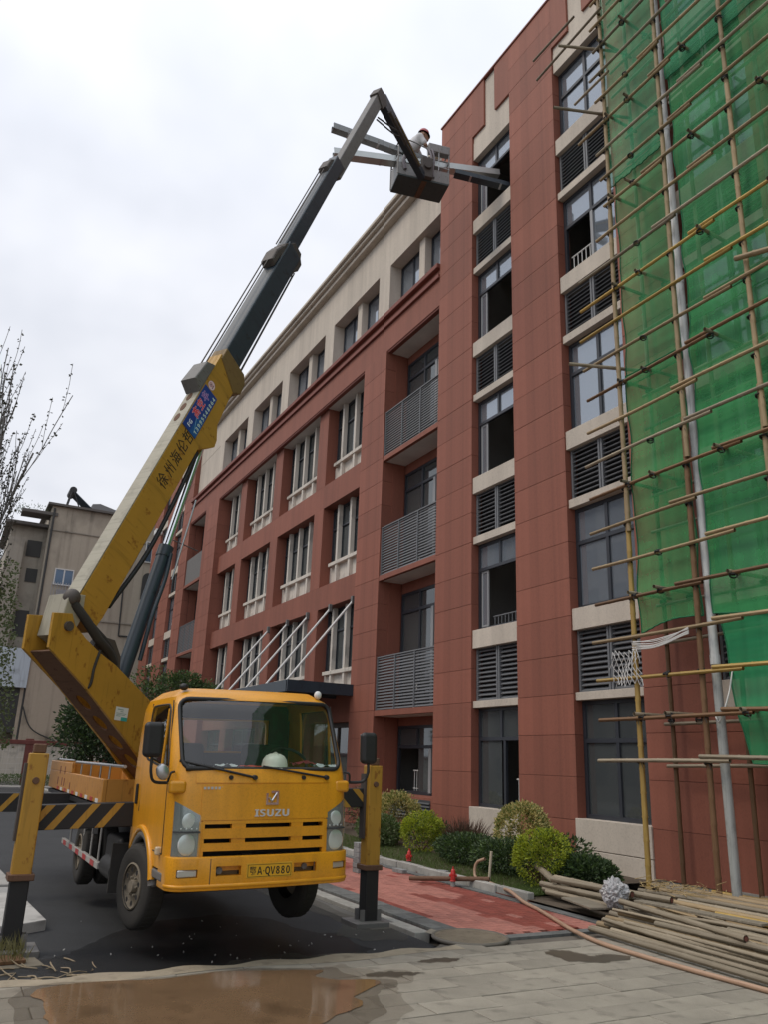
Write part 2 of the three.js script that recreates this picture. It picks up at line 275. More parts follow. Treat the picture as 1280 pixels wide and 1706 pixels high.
{ // chips of mortar and litter strewn over the asphalt
  const g = new THREE.IcosahedronGeometry(0.012, 0), n = 70, inst = shade(new THREE.InstancedMesh(g, M([0.42, 0.41, 0.39], 0.9), n)), m = new THREE.Matrix4(), q = new THREE.Quaternion();
  for (let i = 0; i < n; i++) { const x = -7.7 - 3.5 * rnd() * rnd() , z = rr(-5, -0.6), s = rr(0.3, 1.1) * (i % 40 ? 1 : 2.2); q.setFromEuler(new THREE.Euler(rr(0, 3), rr(0, 3), 0)); inst.setMatrixAt(i, m.compose(V(x, 0.05, z), q, V(s, s * 0.6, s * 1.4))); }
  inst.name = 'stone_chips'; scene.add(inst); tag(inst, 'small pale stone chips strewn over the dark asphalt', 'stone chips', null, 'stuff');
}
// strokes of the written characters, in a unit square with y down
const GLYPH = {
  xu: [[[.25, .05], [.08, .28]], [[.28, .3], [.05, .6]], [[.18, .5], [.18, .98]], [[.62, .05], [.35, .4]], [[.62, .05], [.95, .4]], [[.48, .38], [.8, .38]], [[.38, .55], [.92, .55]], [[.64, .38], [.64, .95], [.55, .9]], [[.5, .65], [.38, .85]], [[.78, .65], [.92, .85]]],
  zhou: [[[.2, .1], [.18, .6], [.05, .95]], [[.05, .35], [.1, .5]], [[.5, .1], [.5, .9]], [[.35, .35], [.4, .5]], [[.85, .08], [.85, .98]], [[.65, .35], [.72, .5]]],
  hai: [[[.1, .1], [.2, .22]], [[.05, .38], [.16, .48]], [[.05, .95], [.22, .62]], [[.42, .05], [.3, .3]], [[.38, .2], [.92, .2]], [[.4, .35], [.34, .9]], [[.4, .35], [.85, .35], [.82, .95], [.72, .92]], [[.25, .6], [.97, .6]], [[.34, .82], [.85, .82]], [[.58, .42], [.64, .52]], [[.56, .68], [.62, .76]]],
  lun: [[[.25, .05], [.05, .5]], [[.18, .35], [.18, .98]], [[.62, .05], [.32, .45]], [[.62, .05], [.95, .45]], [[.85, .5], [.5, .68]], [[.45, .45], [.45, .9], [.9, .9], [.92, .75]]],
  zhe: [[[.05, .2], [.45, .2]], [[.26, .05], [.26, .55], [.16, .5]], [[.05, .45], [.45, .35]], [[.85, .05], [.55, .15]], [[.57, .13], [.5, .55]], [[.57, .3], [.97, .3]], [[.78, .3], [.78, .55]], [[.25, .62], [.25, .98]], [[.25, .62], [.75, .62], [.75, .95]], [[.25, .93], [.75, .93]]],
  e: [[[.05, .05], [.25, .05], [.25, .22], [.05, .22], [.05, .05]], [[.34, .05], [.54, .05], [.54, .22], [.34, .22], [.34, .05]], [[.02, .35], [.58, .35]], [[.05, .5], [.55, .5]], [[.2, .5], [.15, .66], [.48, .66], [.42, .95], [.28, .9]], [[.68, .08], [.68, .98]], [[.68, .08], [.95, .1], [.8, .4], [.97, .6], [.8, .76]]],
  gao: [[[.5, .02], [.5, .14]], [[.08, .16], [.92, .16]], [[.32, .27], [.68, .27], [.68, .42], [.32, .42], [.32, .27]], [[.14, .98], [.14, .54], [.86, .54], [.86, .95]], [[.36, .66], [.64, .66], [.64, .84], [.36, .84], [.36, .66]]],
  kong: [[[.5, .02], [.5, .12]], [[.1, .28], [.12, .15], [.9, .15], [.85, .28]], [[.4, .22], [.2, .48]], [[.6, .22], [.62, .42], [.85, .46]], [[.22, .58], [.78, .58]], [[.5, .58], [.5, .92]], [[.08, .93], [.92, .93]]],
  che: [[[.18, .15], [.85, .15]], [[.45, .02], [.25, .45], [.82, .45]], [[.08, .66], [.95, .66]], [[.54, .3], [.54, .98]]],
};
function strokes(x, g, X, Yp, w, h) { for (const s of g) { x.beginPath(); s.forEach(([a, b], i) => (i ? x.lineTo(X + a * w, Yp + b * h) : x.moveTo(X + a * w, Yp + b * h))); x.stroke(); } }
// ================================================================ the school building (facade at z = -10.435, storeys of 3.72 m)
const zF = -10.435, zR = -10.675, Y = (b) => b + 0.28;
const bld = thing('school_building', 'long five storey building with red cladding, pale bands and recessed windows along the road', 'building', [-27, 0.28, -11]);
const boxCache = new Map();
function sharedBox(w, h, d, r = 0) { const k = [w, h, d, r].map((v) => v.toFixed(3)).join(); if (!boxCache.has(k)) boxCache.set(k, r ? rb(w, h, d, r) : bx(-w / 2, w / 2, -h / 2, h / 2, -d / 2, d / 2)); return boxCache.get(k); }

// cladding panels over one pier: joints every 0.744 m, counted from the foot of the building
function clad(x0, x1, y0, y1, z, depth, gap = 0.007) {
  part(bld, 'backing_wall', bx(x0 + 0.012, x1 - 0.012, Y(y0) + 0.005, Y(y1) - 0.005, z - depth, z - 0.014), MAT.joint);
  const H = 0.744; let y = y0;
  while (y < y1 - 0.02) {
    let t = Math.min(y1, (Math.floor(y / H + 1e-4) + 1) * H); if (y1 - t < 0.15) t = y1;
    const hh = t - y - gap, w = x1 - x0;
    part(bld, 'cladding_panel', sharedBox(w, hh, depth, 0.004), pick(MAT.red), [(x0 + x1) / 2, Y((y + t) / 2), z - depth / 2 + rr(-0.002, 0.002)]); y = t;
  }
}
let slatCount = 0;
function louver(x0, x1, y0, y1, z, near) {
  const mid = (x0 + x1) / 2, h = y1 - y0, n = Math.round(h / 0.098), fr = [bx(x0, x0 + 0.05, y0, y1, z - 0.09, z), bx(x1 - 0.05, x1, y0, y1, z - 0.09, z), bx(mid - 0.06, mid - 0.012, y0, y1, z - 0.09, z + 0.012), bx(mid + 0.012, mid + 0.06, y0, y1, z - 0.09, z + 0.012), bx(x0, x1, y0 - 0.004, y0 + 0.02, z - 0.095, z - 0.004), bx(x0, x1, y1 - 0.02, y1 + 0.004, z - 0.095, z - 0.004)];
  const lv = part(bld, 'louver', merge(fr), MAT.louver); part(lv, 'back_panel', bx(x0, x1, y0, y1, z - 0.2, z - 0.17), MAT.louverDark);
  const w = mid - x0 - 0.11, all = [];
  for (let i = 0; i < n; i++) for (const c of [(x0 + 0.05 + mid - 0.06) / 2, (x1 - 0.05 + mid + 0.06) / 2]) {
    const y = y0 + (i + 0.5) * (h / n);
    if (near && slatCount < 300) { slatCount++; part(lv, 'slat', slatG(w), MAT.louver, [c, y, z - 0.05]); } else all.push(slatG(w).clone().translate(c, y, z - 0.05));
  }
  if (all.length) { const s = part(lv, 'slats', merge(all), MAT.louver); s.userData.kind = 'stuff'; }
}
function slatG(w) { const k = 'slat' + w.toFixed(3); if (!boxCache.has(k)) boxCache.set(k, bx(-w / 2, w / 2, -0.009, 0.009, -0.048, 0.048).rotateX(0.62)); return boxCache.get(k); }
// a window: dark frame with a transom, panes as sub-parts; lower lights may be open
function windowAt(x0, x1, y0, y1, z, { transom = 0.6, cols = 2, open = [], glass = MAT.glass, name = 'window', f = 0.06, low = true, parent = bld, mat = MAT.frame } = {}) {
  const d = 0.07, yt = y1 - transom, fr = [bx(x0, x0 + f, y0, y1, z - d, z), bx(x1 - f, x1, y0, y1, z - d, z), bx(x0 + f, x1 - f, y0, y0 + f, z - d, z), bx(x0 + f, x1 - f, y1 - f, y1, z - d, z), bx(x0 + f, x1 - f, yt - f / 2, yt + f / 2, z - d, z + 0.006)];
  const cw = (x1 - x0 - f) / cols, xs = Array.from({ length: cols + 1 }, (_, i) => x0 + f / 2 + cw * i);
  for (let i = 1; i < cols; i++) { fr.push(bx(xs[i] - f / 2, xs[i] + f / 2, yt + f / 2, y1 - f, z - d, z + 0.003)); if (!open.length) fr.push(bx(xs[i] - f / 2, xs[i] + f / 2, y0 + f, yt - f / 2, z - d, z + 0.003)); }
  const w = part(parent, name, merge(fr), mat);
  for (let i = 0; i < cols; i++) {
    const a = xs[i] + f / 2, b = xs[i + 1] - f / 2;
    if (transom > 0.1) part(w, 'pane', bx(a, b, yt + f / 2, y1 - f, z - 0.04, z - 0.032).rotateX(0), glass);
    if (low && !open.includes(i)) { part(w, 'pane', bx(a, b, y0 + f, yt - f / 2, z - 0.044, z - 0.036), glass); const q = (Math.abs(x0 * 7.31 + y0 * 3.77 + i * 1.9)) % 1; if (q < 0.3) part(w, 'sticker', bx(b - 0.2, b - 0.08, y0 + f + 0.25 + q, y0 + f + 0.4 + q, z - 0.0355, z - 0.033), MAT.white); else if (q > 0.72) part(w, 'blind', bx(a, b, yt - f / 2 - 0.35 - 0.9 * (q - 0.72) * 2, yt - f / 2, z - 0.32, z - 0.31), MAT.soffit); }
  }
  return w;
}
function sash(win, x0, x1, y0, y1, z) { part(win, 'sash', merge([bx(x0, x0 + 0.05, y0, y1, z - 0.03, z), bx(x1 - 0.05, x1, y0, y1, z - 0.03, z), bx(x0 + 0.05, x1 - 0.05, y0, y0 + 0.05, z - 0.03, z), bx(x0 + 0.05, x1 - 0.05, y1 - 0.05, y1, z - 0.03, z)]), MAT.frameLight); part(win, 'pane', bx(x0 + 0.05, x1 - 0.05, y0 + 0.05, y1 - 0.05, z - 0.02, z - 0.012), MAT.glass); }
function guardRail(win, x0, x1, y, z, mat = MAT.white) { const g = [rod([x0, y + 0.55, z], [x1, y + 0.55, z], 0.017), rod([x0, y + 0.1, z], [x1, y + 0.1, z], 0.012)]; for (let x = x0 + 0.06; x < x1; x += 0.13) g.push(rod([x, y, z], [x, y + 0.55, z], 0.011, 0.011, 6)); part(win, 'guard_rail', merge(g), mat); }
const SILL = [0.78, 4.59, 8.31, 12.0, 15.72], TOPS = [2.85, 6.64, 10.36, 14.06, 17.72], LINT = [3.0, 6.82, 10.54, 14.24, 18.3], BAND = [0, 4.17, 7.9, 11.6, 15.3], ROOF = 20.08;
function bay(x0, x1, style, near) {
  const zw = zF - 0.2;
  for (let k = 0; k < 5; k++) {
    const plainWall = style === 'netted' && k === 0;
    if (plainWall) clad(x0, x1, 0, 2.5, zF - 0.06, 0.22);
    else if (k === 0) { part(bld, 'base_panel', rbx(x0 - 0.03, x1 + 0.02, Y(0) - 0.2, Y(0.27), zF - 0.3, zF + 0.035, 0.008), MAT.pale); part(bld, 'base_panel', rbx(x0 - 0.03, x1 + 0.02, Y(0.282), Y(0.78), zF - 0.3, zF + 0.035, 0.008), MAT.pale); }
    else part(bld, 'sill_band', rbx(x0 + 0.003, x1 - 0.003, Y(BAND[k]), Y(SILL[k]), zF - 0.34, zF - 0.03, 0.008), MAT.pale);
    part(bld, 'lintel_band', rbx(x0 + 0.003, x1 - 0.003, Y(plainWall ? 2.5 : TOPS[k]), Y(LINT[k]), zF - 0.34, zF - 0.045, 0.008), MAT.pale);
    if (k < 4) louver(x0 + 0.02, x1 - 0.02, Y(LINT[k]), Y(BAND[k + 1]), zF - 0.13, near);
    if (plainWall) continue;
    const a = x0 + 0.004, b = x1 - 0.004, y0 = Y(SILL[k]), y1 = Y(TOPS[k]);
    if (style === 'open' && k > 0) {
      const w = windowAt(a, b, y0, y1, zw, { transom: 0.62, cols: 2, open: [0, 1], f: 0.07 });
      sash(w, a + 0.09, a + 0.36, y0 + 0.07, y1 - 0.66, zw - 0.03);
      if (k === 1) guardRail(w, a + 0.4, b - 0.06, y0 - 0.25, zw - 0.14, MAT.louver);
    } else if (style === 'open') {
      const w = windowAt(a, b, y0, y1, zw, { transom: 0.66, cols: 2, open: [1], glass: MAT.glassDark, f: 0.07 });
      part(w, 'mullion', bx(a + 0.93, a + 1.0, y0 + 0.07, y1 - 0.7, zw - 0.06, zw + 0.002), MAT.frame); part(w, 'pane', bx(a + 0.88, a + 0.935, y0 + 0.07, y1 - 0.7, zw - 0.044, zw - 0.038), MAT.glassDark);
      guardRail(w, b - 0.5, b - 0.08, y0 + 0.05, zw - 0.14);
    } else if (style === 'glazed' && k === 3) {
      const w = windowAt(a, b, y0, y1, zw, { transom: 0.75, cols: 2, open: [0], f: 0.075 });
      part(w, 'mullion', bx((a + b) / 2 - 0.04, (a + b) / 2 + 0.04, y0 + 0.07, y1 - 0.79, zw - 0.06, zw + 0.002), MAT.frameLight); guardRail(w, a + 0.12, (a + b) / 2 - 0.05, y0, zw - 0.1);
    } else { const w = windowAt(a, b, y0, y1, zw, { transom: 0.72, cols: 2, f: 0.075, glass: k === 0 ? MAT.glassDark : MAT.glass }); if (k === 0 && near) { guardRail(w, a + 0.3, b - 0.2, y0 + 0.15, zw - 0.3, MAT.frameLight); part(w, 'wall_lamp', new THREE.SphereGeometry(0.055, 14, 10).translate(a + 0.42, y0 + 1.05, zw - 0.12), MAT.white); part(w, 'prop', merge([rod([a + 0.9, y0, zw - 0.6], [a + 1.45, y0 + 1.2, zw - 0.8], 0.03), rod([a + 1.3, y0, zw - 0.9], [a + 0.75, y0 + 1.4, zw - 1.0], 0.03)]), MAT.steel); } }
  }
  // head of the bay: pale strip between two hanging red pieces, up to the parapet
  part(bld, 'head_panel', bx(x0 + 0.003, x1 - 0.003, Y(18.31), Y(ROOF) - 0.02, zF - 0.3, zF - 0.06), MAT.pale);
  const w = x1 - x0; part(bld, 'cladding_panel', rbx(x0, x0 + 0.33 * w, Y(18.5), Y(ROOF), zF - 0.28, zF, 0.005), pick(MAT.red)); part(bld, 'cladding_panel', rbx(x0 + 0.62 * w, x1, Y(18.6), Y(ROOF), zF - 0.28, zF, 0.005), pick(MAT.red));
}
const PIERS = [[-17.05, -15.42], [-13.71, -12.0], [-10.23, -8.72], [-7.0, -4.2]];
for (const [a, b] of PIERS) clad(a, b, 0, ROOF, zF, 0.36);
bay(-15.42, -13.71, 'open', true); bay(-12.0, -10.23, 'glazed', true); bay(-8.72, -7.0, 'netted', false);
for (const [a, b] of [[-45.15, -43.4], [-49.15, -46.85], [-53, -50.75]]) clad(a, b, 0, ROOF, zF, 0.36, 0.014);
bay(-46.85, -45.15, 'far', false); bay(-50.75, -49.15, 'far', false);
// parapet coping
part(bld, 'coping', merge([bx(-17.08, -4.2, Y(ROOF), Y(ROOF) + 0.05, zF - 0.5, zF + 0.03), bx(-53.03, -43.37, Y(ROOF), Y(ROOF) + 0.05, zF - 0.5, zF + 0.03)]), MAT.redTrim);
// ---------------------------------------------------------------- middle wing
const FASC = 14.02, BELT = 15.35;
clad(-21.75, -20.2, 0, FASC, zF, 0.9); clad(-39.7, -37.9, 0, FASC, zF, 0.9); part(bld, 'cladding_panel', rbx(-40.3, -39.7, Y(0), Y(FASC), zF - 0.9, zF - 0.02, 0.005), MAT.red[1]);
const NARROW = [[-25.92, -25.1], [-30.5, -29.66], [-35.06, -34.22]], OPEN = [[-25.1, -21.75], [-29.66, -25.92], [-34.22, -30.5], [-37.9, -35.06]];
for (const [a, b] of NARROW) { clad(a, b, 0, 2.75, zR, 0.5, 0.012); for (const [y0, y1] of [[3.57, 6.49], [7.27, 10.12], [10.97, FASC]]) part(bld, 'cladding_panel', sharedBox(b - a, y1 - y0, 0.5, 0.005), pick(MAT.red), [(a + b) / 2, Y((y0 + y1) / 2), zR - 0.25]); }
for (const [y0, y1] of [[2.75, 3.57], [6.49, 7.27], [10.12, 10.97]]) { let x = -37.9; for (const x1 of [-34.64, -30.08, -25.51, -21.75]) { part(bld, 'spandrel', bx(x, x1, Y(y0), Y(y1), zR - 0.5, zR - 0.003), pick(MAT.red)); x = x1; } }
function fins(x0, x1, ySill, yTop) {
  const z0 = -10.95, sill = ySill + 0.85, n = Math.floor((x1 - x0 - 0.55) / 1.0);
  part(bld, 'parapet_panel', bx(x0, x1, Y(ySill), Y(sill) - 0.12, z0 - 0.2, z0 - 0.1), MAT.paleWin);
  part(bld, 'sill_bar', rbx(x0 + 0.15, x1, Y(sill) - 0.12, Y(sill), z0 - 0.125, z0 + 0.05, 0.008), MAT.paleWin);
  for (let k = 0; k <= n; k++) { const x = x0 + 0.66 + k; if (x < x1 - 0.1) part(bld, 'fin', rbx(x, x + 0.14, Y(ySill), Y(yTop), z0 - 0.13, z0 + 0.02, 0.006), MAT.paleWin); }
  const zg = z0 - 0.13, w = part(bld, 'window', merge([bx(x0, x1, Y(sill), Y(sill) + 0.06, zg - 0.08, zg), bx(x0, x1, Y(yTop) - 0.07, Y(yTop), zg - 0.08, zg), bx(x0, x1, Y(yTop) - 0.78, Y(yTop) - 0.72, zg - 0.08, zg + 0.01), bx(x0, x0 + 0.06, Y(sill), Y(yTop), zg - 0.08, zg), ...Array.from({ length: n + 1 }, (_, k) => bx(x0 + 0.68 + k, x0 + 0.78 + k, Y(sill), Y(yTop), zg - 0.08, zg))]), MAT.frame);
  let a = x0 + 0.06; for (let k = 0; k <= n + 1; k++) { const b = k <= n ? x0 + 0.68 + k : x1; if (b - a > 0.05) part(w, 'pane', bx(a, Math.min(b, x1), Y(sill) + 0.06, Y(yTop) - 0.07, zg - 0.05, zg - 0.042), MAT.glassDark); const q = Math.abs(a * 3.17 + ySill * 1.37) % 1; if (b - a > 0.3 && q < 0.3) part(w, 'curtain', bx(a, a + (b - a) * (0.4 + q), Y(sill) + 0.06, Y(yTop) - 0.07, zg - 0.3, zg - 0.29), MAT.soffit); a = b + 0.1; }
}
for (const [x0, x1] of OPEN) { fins(x0, x1, 3.57, 6.49); fins(x0, x1, 7.27, 10.12); fins(x0, x1, 10.97, FASC - 0.05); part(bld, 'head_soffit', bx(x0, x1, Y(FASC - 0.05), Y(FASC + 0.1), -11.6, zF - 0.1), MAT.soffit); }
for (const [x0, x1] of OPEN.slice(1)) windowAt(x0, x1, Y(0.3), Y(2.75), -11.0, { transom: 0.6, cols: 3, glass: MAT.glassDark, f: 0.08 });
{ // entrance door under the canopy
  part(bld, 'wall', merge([bx(-25.1, -24.4, Y(0), Y(2.75), -11.0, -10.8), bx(-22.5, -21.75, Y(0), Y(2.75), -11.0, -10.8)]), MAT.red[2]);
  const d = part(bld, 'door', merge([bx(-24.4, -22.5, Y(0), Y(0.12), -10.98, -10.9), bx(-24.4, -22.5, Y(2.6), Y(2.75), -10.98, -10.9), ...[-24.4, -23.5, -22.6].map((x) => bx(x, x + 0.1, Y(0.12), Y(2.6), -10.98, -10.9))]), MAT.brownMetal);
  part(d, 'pane', bx(-24.3, -23.5, Y(0.12), Y(2.6), -10.95, -10.94), MAT.glassDark); part(d, 'pane', bx(-23.4, -22.6, Y(0.12), Y(2.6), -10.95, -10.94), MAT.glassDark);
}
// belt and fascia
part(bld, 'fascia', bx(-43.4, -17.05, Y(FASC), Y(14.88), -11.4, zF - 0.03), MAT.red[2]); part(bld, 'fascia_shadow_bead', bx(-43.4, -17.05, Y(FASC - 0.06), Y(FASC) + 0.0, zF - 0.2, zF - 0.055), MAT.redTrim);
part(bld, 'belt_moulding', rbx(-43.4, -17.06, Y(14.882), Y(15.02), -11.2, zF + 0.05, 0.02, 2), MAT.redTrim); part(bld, 'belt_moulding', rbx(-43.4, -17.06, Y(15.023), Y(15.2), -11.2, zF - 0.03, 0.02, 2), MAT.red[1]); part(bld, 'belt_moulding', rbx(-43.4, -17.06, Y(15.203), Y(15.36), -11.2, zF + 0.1, 0.025, 2), MAT.redTrim);
// attic storey
const ATT = [[-21.4, -20.6], [-25.92, -25.1], [-30.5, -29.66], [-35.06, -34.22], [-39.6, -38.8]];
for (const [a, b] of ATT) part(bld, 'pilaster', rbx(a, b, Y(15.36), Y(17.45), zR - 0.55, zR, 0.01), MAT.pale);
{ let x = -43.4; for (const x1 of [-39.2, -34.64, -30.08, -25.5, -21.0, -17.05]) { part(bld, 'attic_panel', bx(x + 0.004, x1 - 0.004, Y(17.45), Y(19.0), zR - 0.5, zR - 0.01), MAT.pale); x = x1; } }
part(bld, 'attic_wall', bx(-43.4, -39.6, Y(15.36), Y(17.45), zR - 0.3, zR - 0.02), MAT.pale);
part(bld, 'attic_soffit', bx(-39, -17.05, Y(17.452), Y(17.5), -11.6, zR - 0.45), MAT.soffit);
part(bld, 'cornice', rbx(-43.4, -17.06, Y(19.0), Y(19.16), -11.4, zF - 0.02, 0.03, 2), MAT.pale); part(bld, 'cornice', rbx(-43.4, -17.06, Y(19.163), Y(19.28), -11.4, zF + 0.1, 0.03, 2), MAT.pale); part(bld, 'cornice', rbx(-43.4, -17.06, Y(19.283), Y(19.42), -11.4, zF + 0.2, 0.03, 2), MAT.pale);
{ const ends = [[-20.6, -17.05], [-25.1, -21.4], [-29.66, -25.92], [-34.22, -30.5], [-38.8, -35.06]];
  for (const [a, b] of ends) { const m = (a + b) / 2; part(bld, 'attic_mullion', rbx(m - 0.17, m + 0.17, Y(15.36), Y(17.45), -11.2, -10.86, 0.008), MAT.pale);
    for (const [p, q] of [[a, m - 0.17], [m + 0.17, b]]) { windowAt(p, q, Y(15.36), Y(17.45), -11.1, { transom: 0.0, cols: 2, f: 0.07, low: true }); } } }
// balconies: near one and far one
function balcony(x0, x1, near) {
  const zb = zF - 0.76, D = 0.78, lv = [2.82, 6.6, 10.28];
  part(bld, 'side_wall', bx(x0, x0 + 0.02, Y(0), Y(FASC), zb, zF - 0.37), MAT.red[3]); part(bld, 'side_wall', bx(x1 - 0.02, x1, Y(0), Y(FASC), zb, zF - 0.37), MAT.red[3]);
  for (let k = 0; k < 3; k++) {
    part(bld, 'balcony_slab', rbx(x0 + 0.003, x1 - 0.003, Y(lv[k]), Y(lv[k] + 0.15), zF - 0.12, zF - 0.01, 0.006), MAT.red[1]); part(bld, 'balcony_soffit', bx(x0 + 0.021, x1 - 0.021, Y(lv[k]) + 0.004, Y(lv[k] + 0.15), zb - 0.1, zF - 0.121), MAT.soffit);
    const b0 = Y(lv[k] + 0.15), b1 = b0 + 1.43, z = zF - 0.06;
    if (near || k < 2) {
      const w = (x1 - x0) / 3, fr = []; for (let i = 0; i <= 3; i++) { const x = i === 0 ? x0 + 0.02 : i === 3 ? x1 - 0.02 : x0 + w * i; fr.push(bx(x - 0.018, x + 0.018, b0, b1, z - 0.05, z + 0.012)); }
      fr.push(bx(x0, x1, b1, b1 + 0.03, z - 0.05, z + 0.016));
      const bal = part(bld, 'balustrade', merge(fr), MAT.louver), all = [], n = 18;
      for (let i = 0; i < n; i++) for (let c = 0; c < 3; c++) { const y = b0 + (i + 0.5) * 1.43 / n, cx = x0 + w * (c + 0.5), sw = w - 0.05; if (near) part(bal, 'balustrade_slat', balSlat(sw), MAT.railDark, [cx, y, z - 0.02]); else all.push(balSlat(sw).clone().translate(cx, y, z - 0.02)); }
      if (all.length) part(bal, 'balustrade_slats', merge(all), MAT.louver).userData.kind = 'stuff';
    } else part(bld, 'balustrade', bx(x0 + 0.01, x1 - 0.01, b0, b1, z - 0.02, z), MAT.greyMetal);
  }
  part(bld, 'balcony_soffit', bx(x0 + 0.021, x1 - 0.021, Y(FASC) - 0.06, Y(FASC) + 0.1, zb - 0.1, zF - 0.2), MAT.soffit);
  part(bld, 'back_wall', bx(x0, x1, Y(0), Y(0.86), zb, zF - 0.03), MAT.red[2]);
  const tops = [2.6, 6.3, 10.0, 13.7], bots = [0.86, 2.97, 6.75, 10.43];
  for (let k = 0; k < 4; k++) {
    part(bld, 'back_wall', bx(x0 + 0.02, x1 - 0.02, Y(tops[k]), Y([2.82, 6.6, 10.28, FASC][k]), zb - 0.2, zb - 0.02), MAT.red[2]);
    const w = windowAt(x0 + 0.02, x1 - 0.02, Y(bots[k]), Y(tops[k]), zb - 0.03, { transom: 0.55, cols: 3, open: k ? [] : [0], glass: MAT.glassDark, f: 0.08 });
    if (near) { part(w, 'door_leaf', bx(x0 + 1.75, x0 + 1.87, Y(bots[k]) + 0.06, Y(tops[k]) - 0.6, zb - 0.1, zb + 0.02), MAT.frameLight); if (k) part(w, 'sash', bx(x0 + 2.1 - 0.1 * k, x0 + 2.25 - 0.1 * k, Y(bots[k]) + 0.06, Y(tops[k]) - 0.62, zb - 0.12, zb - 0.01), MAT.white); }
    if (k === 0 && near) guardRail(w, x0 + 0.55, x0 + 0.95, Y(0.9), zb - 0.25);
  }
  if (near) { const g = part(bld, 'vent_grille', bx(x0 + 1.1, x1 - 0.1, Y(0.3), Y(0.8), zF - 0.029, zF - 0.02), MAT.louverDark); for (let i = 0; i < 6; i++) part(g, 'vent_slat', bx(x0 + 1.1, x1 - 0.1, Y(0.34 + i * 0.075), Y(0.37 + i * 0.075), zF - 0.019, zF + 0.012), MAT.louver); }
}
function balSlat(w) { const k = 'bal' + w.toFixed(3); if (!boxCache.has(k)) boxCache.set(k, bx(-w / 2, w / 2, -0.022, 0.022, -0.012, 0.012).rotateX(-0.35)); return boxCache.get(k); }
balcony(-20.2, -17.05, true); balcony(-43.4, -40.3, false);
// what stands behind the glass: floors, back wall, ceilings, a cross wall here and there

{ const f = []; for (const y of [0.1, 3.55, 7.25, 10.95, 14.7, 18.4]) f.push(bx(-53, -4.2, Y(y), Y(y + 0.18), -17, -11.75)); part(bld, 'floor_slab', merge(f), MAT.room);
  part(bld, 'back_wall', bx(-53, -4.2, 0.1, Y(19.4), -17.2, -17.0), MAT.room); part(bld, 'roof', bx(-53, -4.2, Y(18.6), Y(18.8), -17.2, -10.9), MAT.concrete);
  for (const g of [-53, -49.2, -44.2, -39.7, -30.1, -21.3, -16.2, -12.9, -8.9, -4.3].map((x) => bx(x, x + 0.12, 0.1, Y(18.4), -17, -11.3))) part(bld, 'partition', g, MAT.room);
  part(bld, 'stair_box', merge([bx(-14.35, -13.85, Y(8.35), Y(9.2), -11.6, -11.1), bx(-14.4, -13.8, Y(4.6), Y(5.5), -11.7, -11.2)]), MAT.room); }
// entrance canopy with its five tie rods
{
  const can = part(bld, 'canopy', merge([bx(-33.5, -21.6, 3.92, 4.0, -10.66, -8.45), bx(-33.5, -21.6, 3.72, 4.04, -8.5, -8.38), bx(-21.66, -21.55, 3.72, 4.04, -10.66, -8.38), ...Array.from({ length: 9 }, (_, i) => bx(-32.8 + i * 1.35, -32.66 + i * 1.35, 3.74, 3.92, -10.66, -8.5))]), MAT.navy); can.userData.label = 'dark steel entrance canopy';
  for (const x of [-22.25, -23.95, -25.85, -27.75, -29.75]) { part(can, 'tie_rod', rod([x, 6.68, zR + 0.02], [x, 4.05, -8.6], 0.035), MAT.white); part(can, 'rod_bracket', rbx(x - 0.06, x + 0.06, 6.56, 6.8, zR, zR + 0.1, 0.01), MAT.greyMetal); }
}
part(bld, 'plinth', bx(-53, 34, -0.1, Y(0.03), -17.2, zF - 0.016), MAT.concrete);
// the building runs on beyond the right edge of the view
part(bld, 'wall', bx(-4.2, 34, 0.1, Y(ROOF), -17.2, zF - 0.02), MAT.red[2]);
// roof pipe stub on the tower corner
part(bld, 'vent_pipe', rod([-16.3, Y(20.1), -10.9], [-16.3, Y(20.75), -10.9], 0.08), MAT.white);
// ================================================================ the aerial work lorry
const OX = -7.6, OZ = -2.87, ROLL = 0.022;
const trk = thing('aerial_work_truck', 'yellow truck with telescopic boom raised to the roof, standing on outriggers in front', 'truck', [OX, 0, OZ]);
const cabM = new THREE.Matrix4().makeTranslation(OX, 0, OZ).multiply(new THREE.Matrix4().makeRotationX(ROLL));
const cp = (parent, name, g, mat) => part(parent, name, g.applyMatrix4(cabM), mat);   // cab coordinates: x forward from the grille, z to the lorry's right
// outline of the cab at height y: front x, half width, corner radius
const lerp = THREE.MathUtils.lerp;
function prof(tbl, y) { for (let i = 1; i < tbl.length; i++) if (y <= tbl[i][0]) { const t = (y - tbl[i - 1][0]) / (tbl[i][0] - tbl[i - 1][0]); return lerp(tbl[i - 1][1], tbl[i][1], Math.max(0, t)); } return tbl[tbl.length - 1][1]; }
const FX = [[0.9, 0], [1.3, 0.005], [1.66, -0.015], [1.8, -0.06], [2.1, -0.2], [2.42, -0.36], [2.5, -0.44], [2.55, -0.56]], HW = [[0.9, 0.885], [1.7, 0.89], [2.1, 0.872], [2.4, 0.845], [2.5, 0.8], [2.55, 0.7]];
const R0 = 0.2, BACK = -1.68;
function frontX(y, z) { const f = prof(FX, y), w = prof(HW, y), a = Math.abs(z), c = w - R0; let x = f - 0.035 * (Math.min(a, c) / c) ** 2; if (a > c) x -= R0 - Math.sqrt(Math.max(0, R0 * R0 - (a - c) ** 2)); return x; }
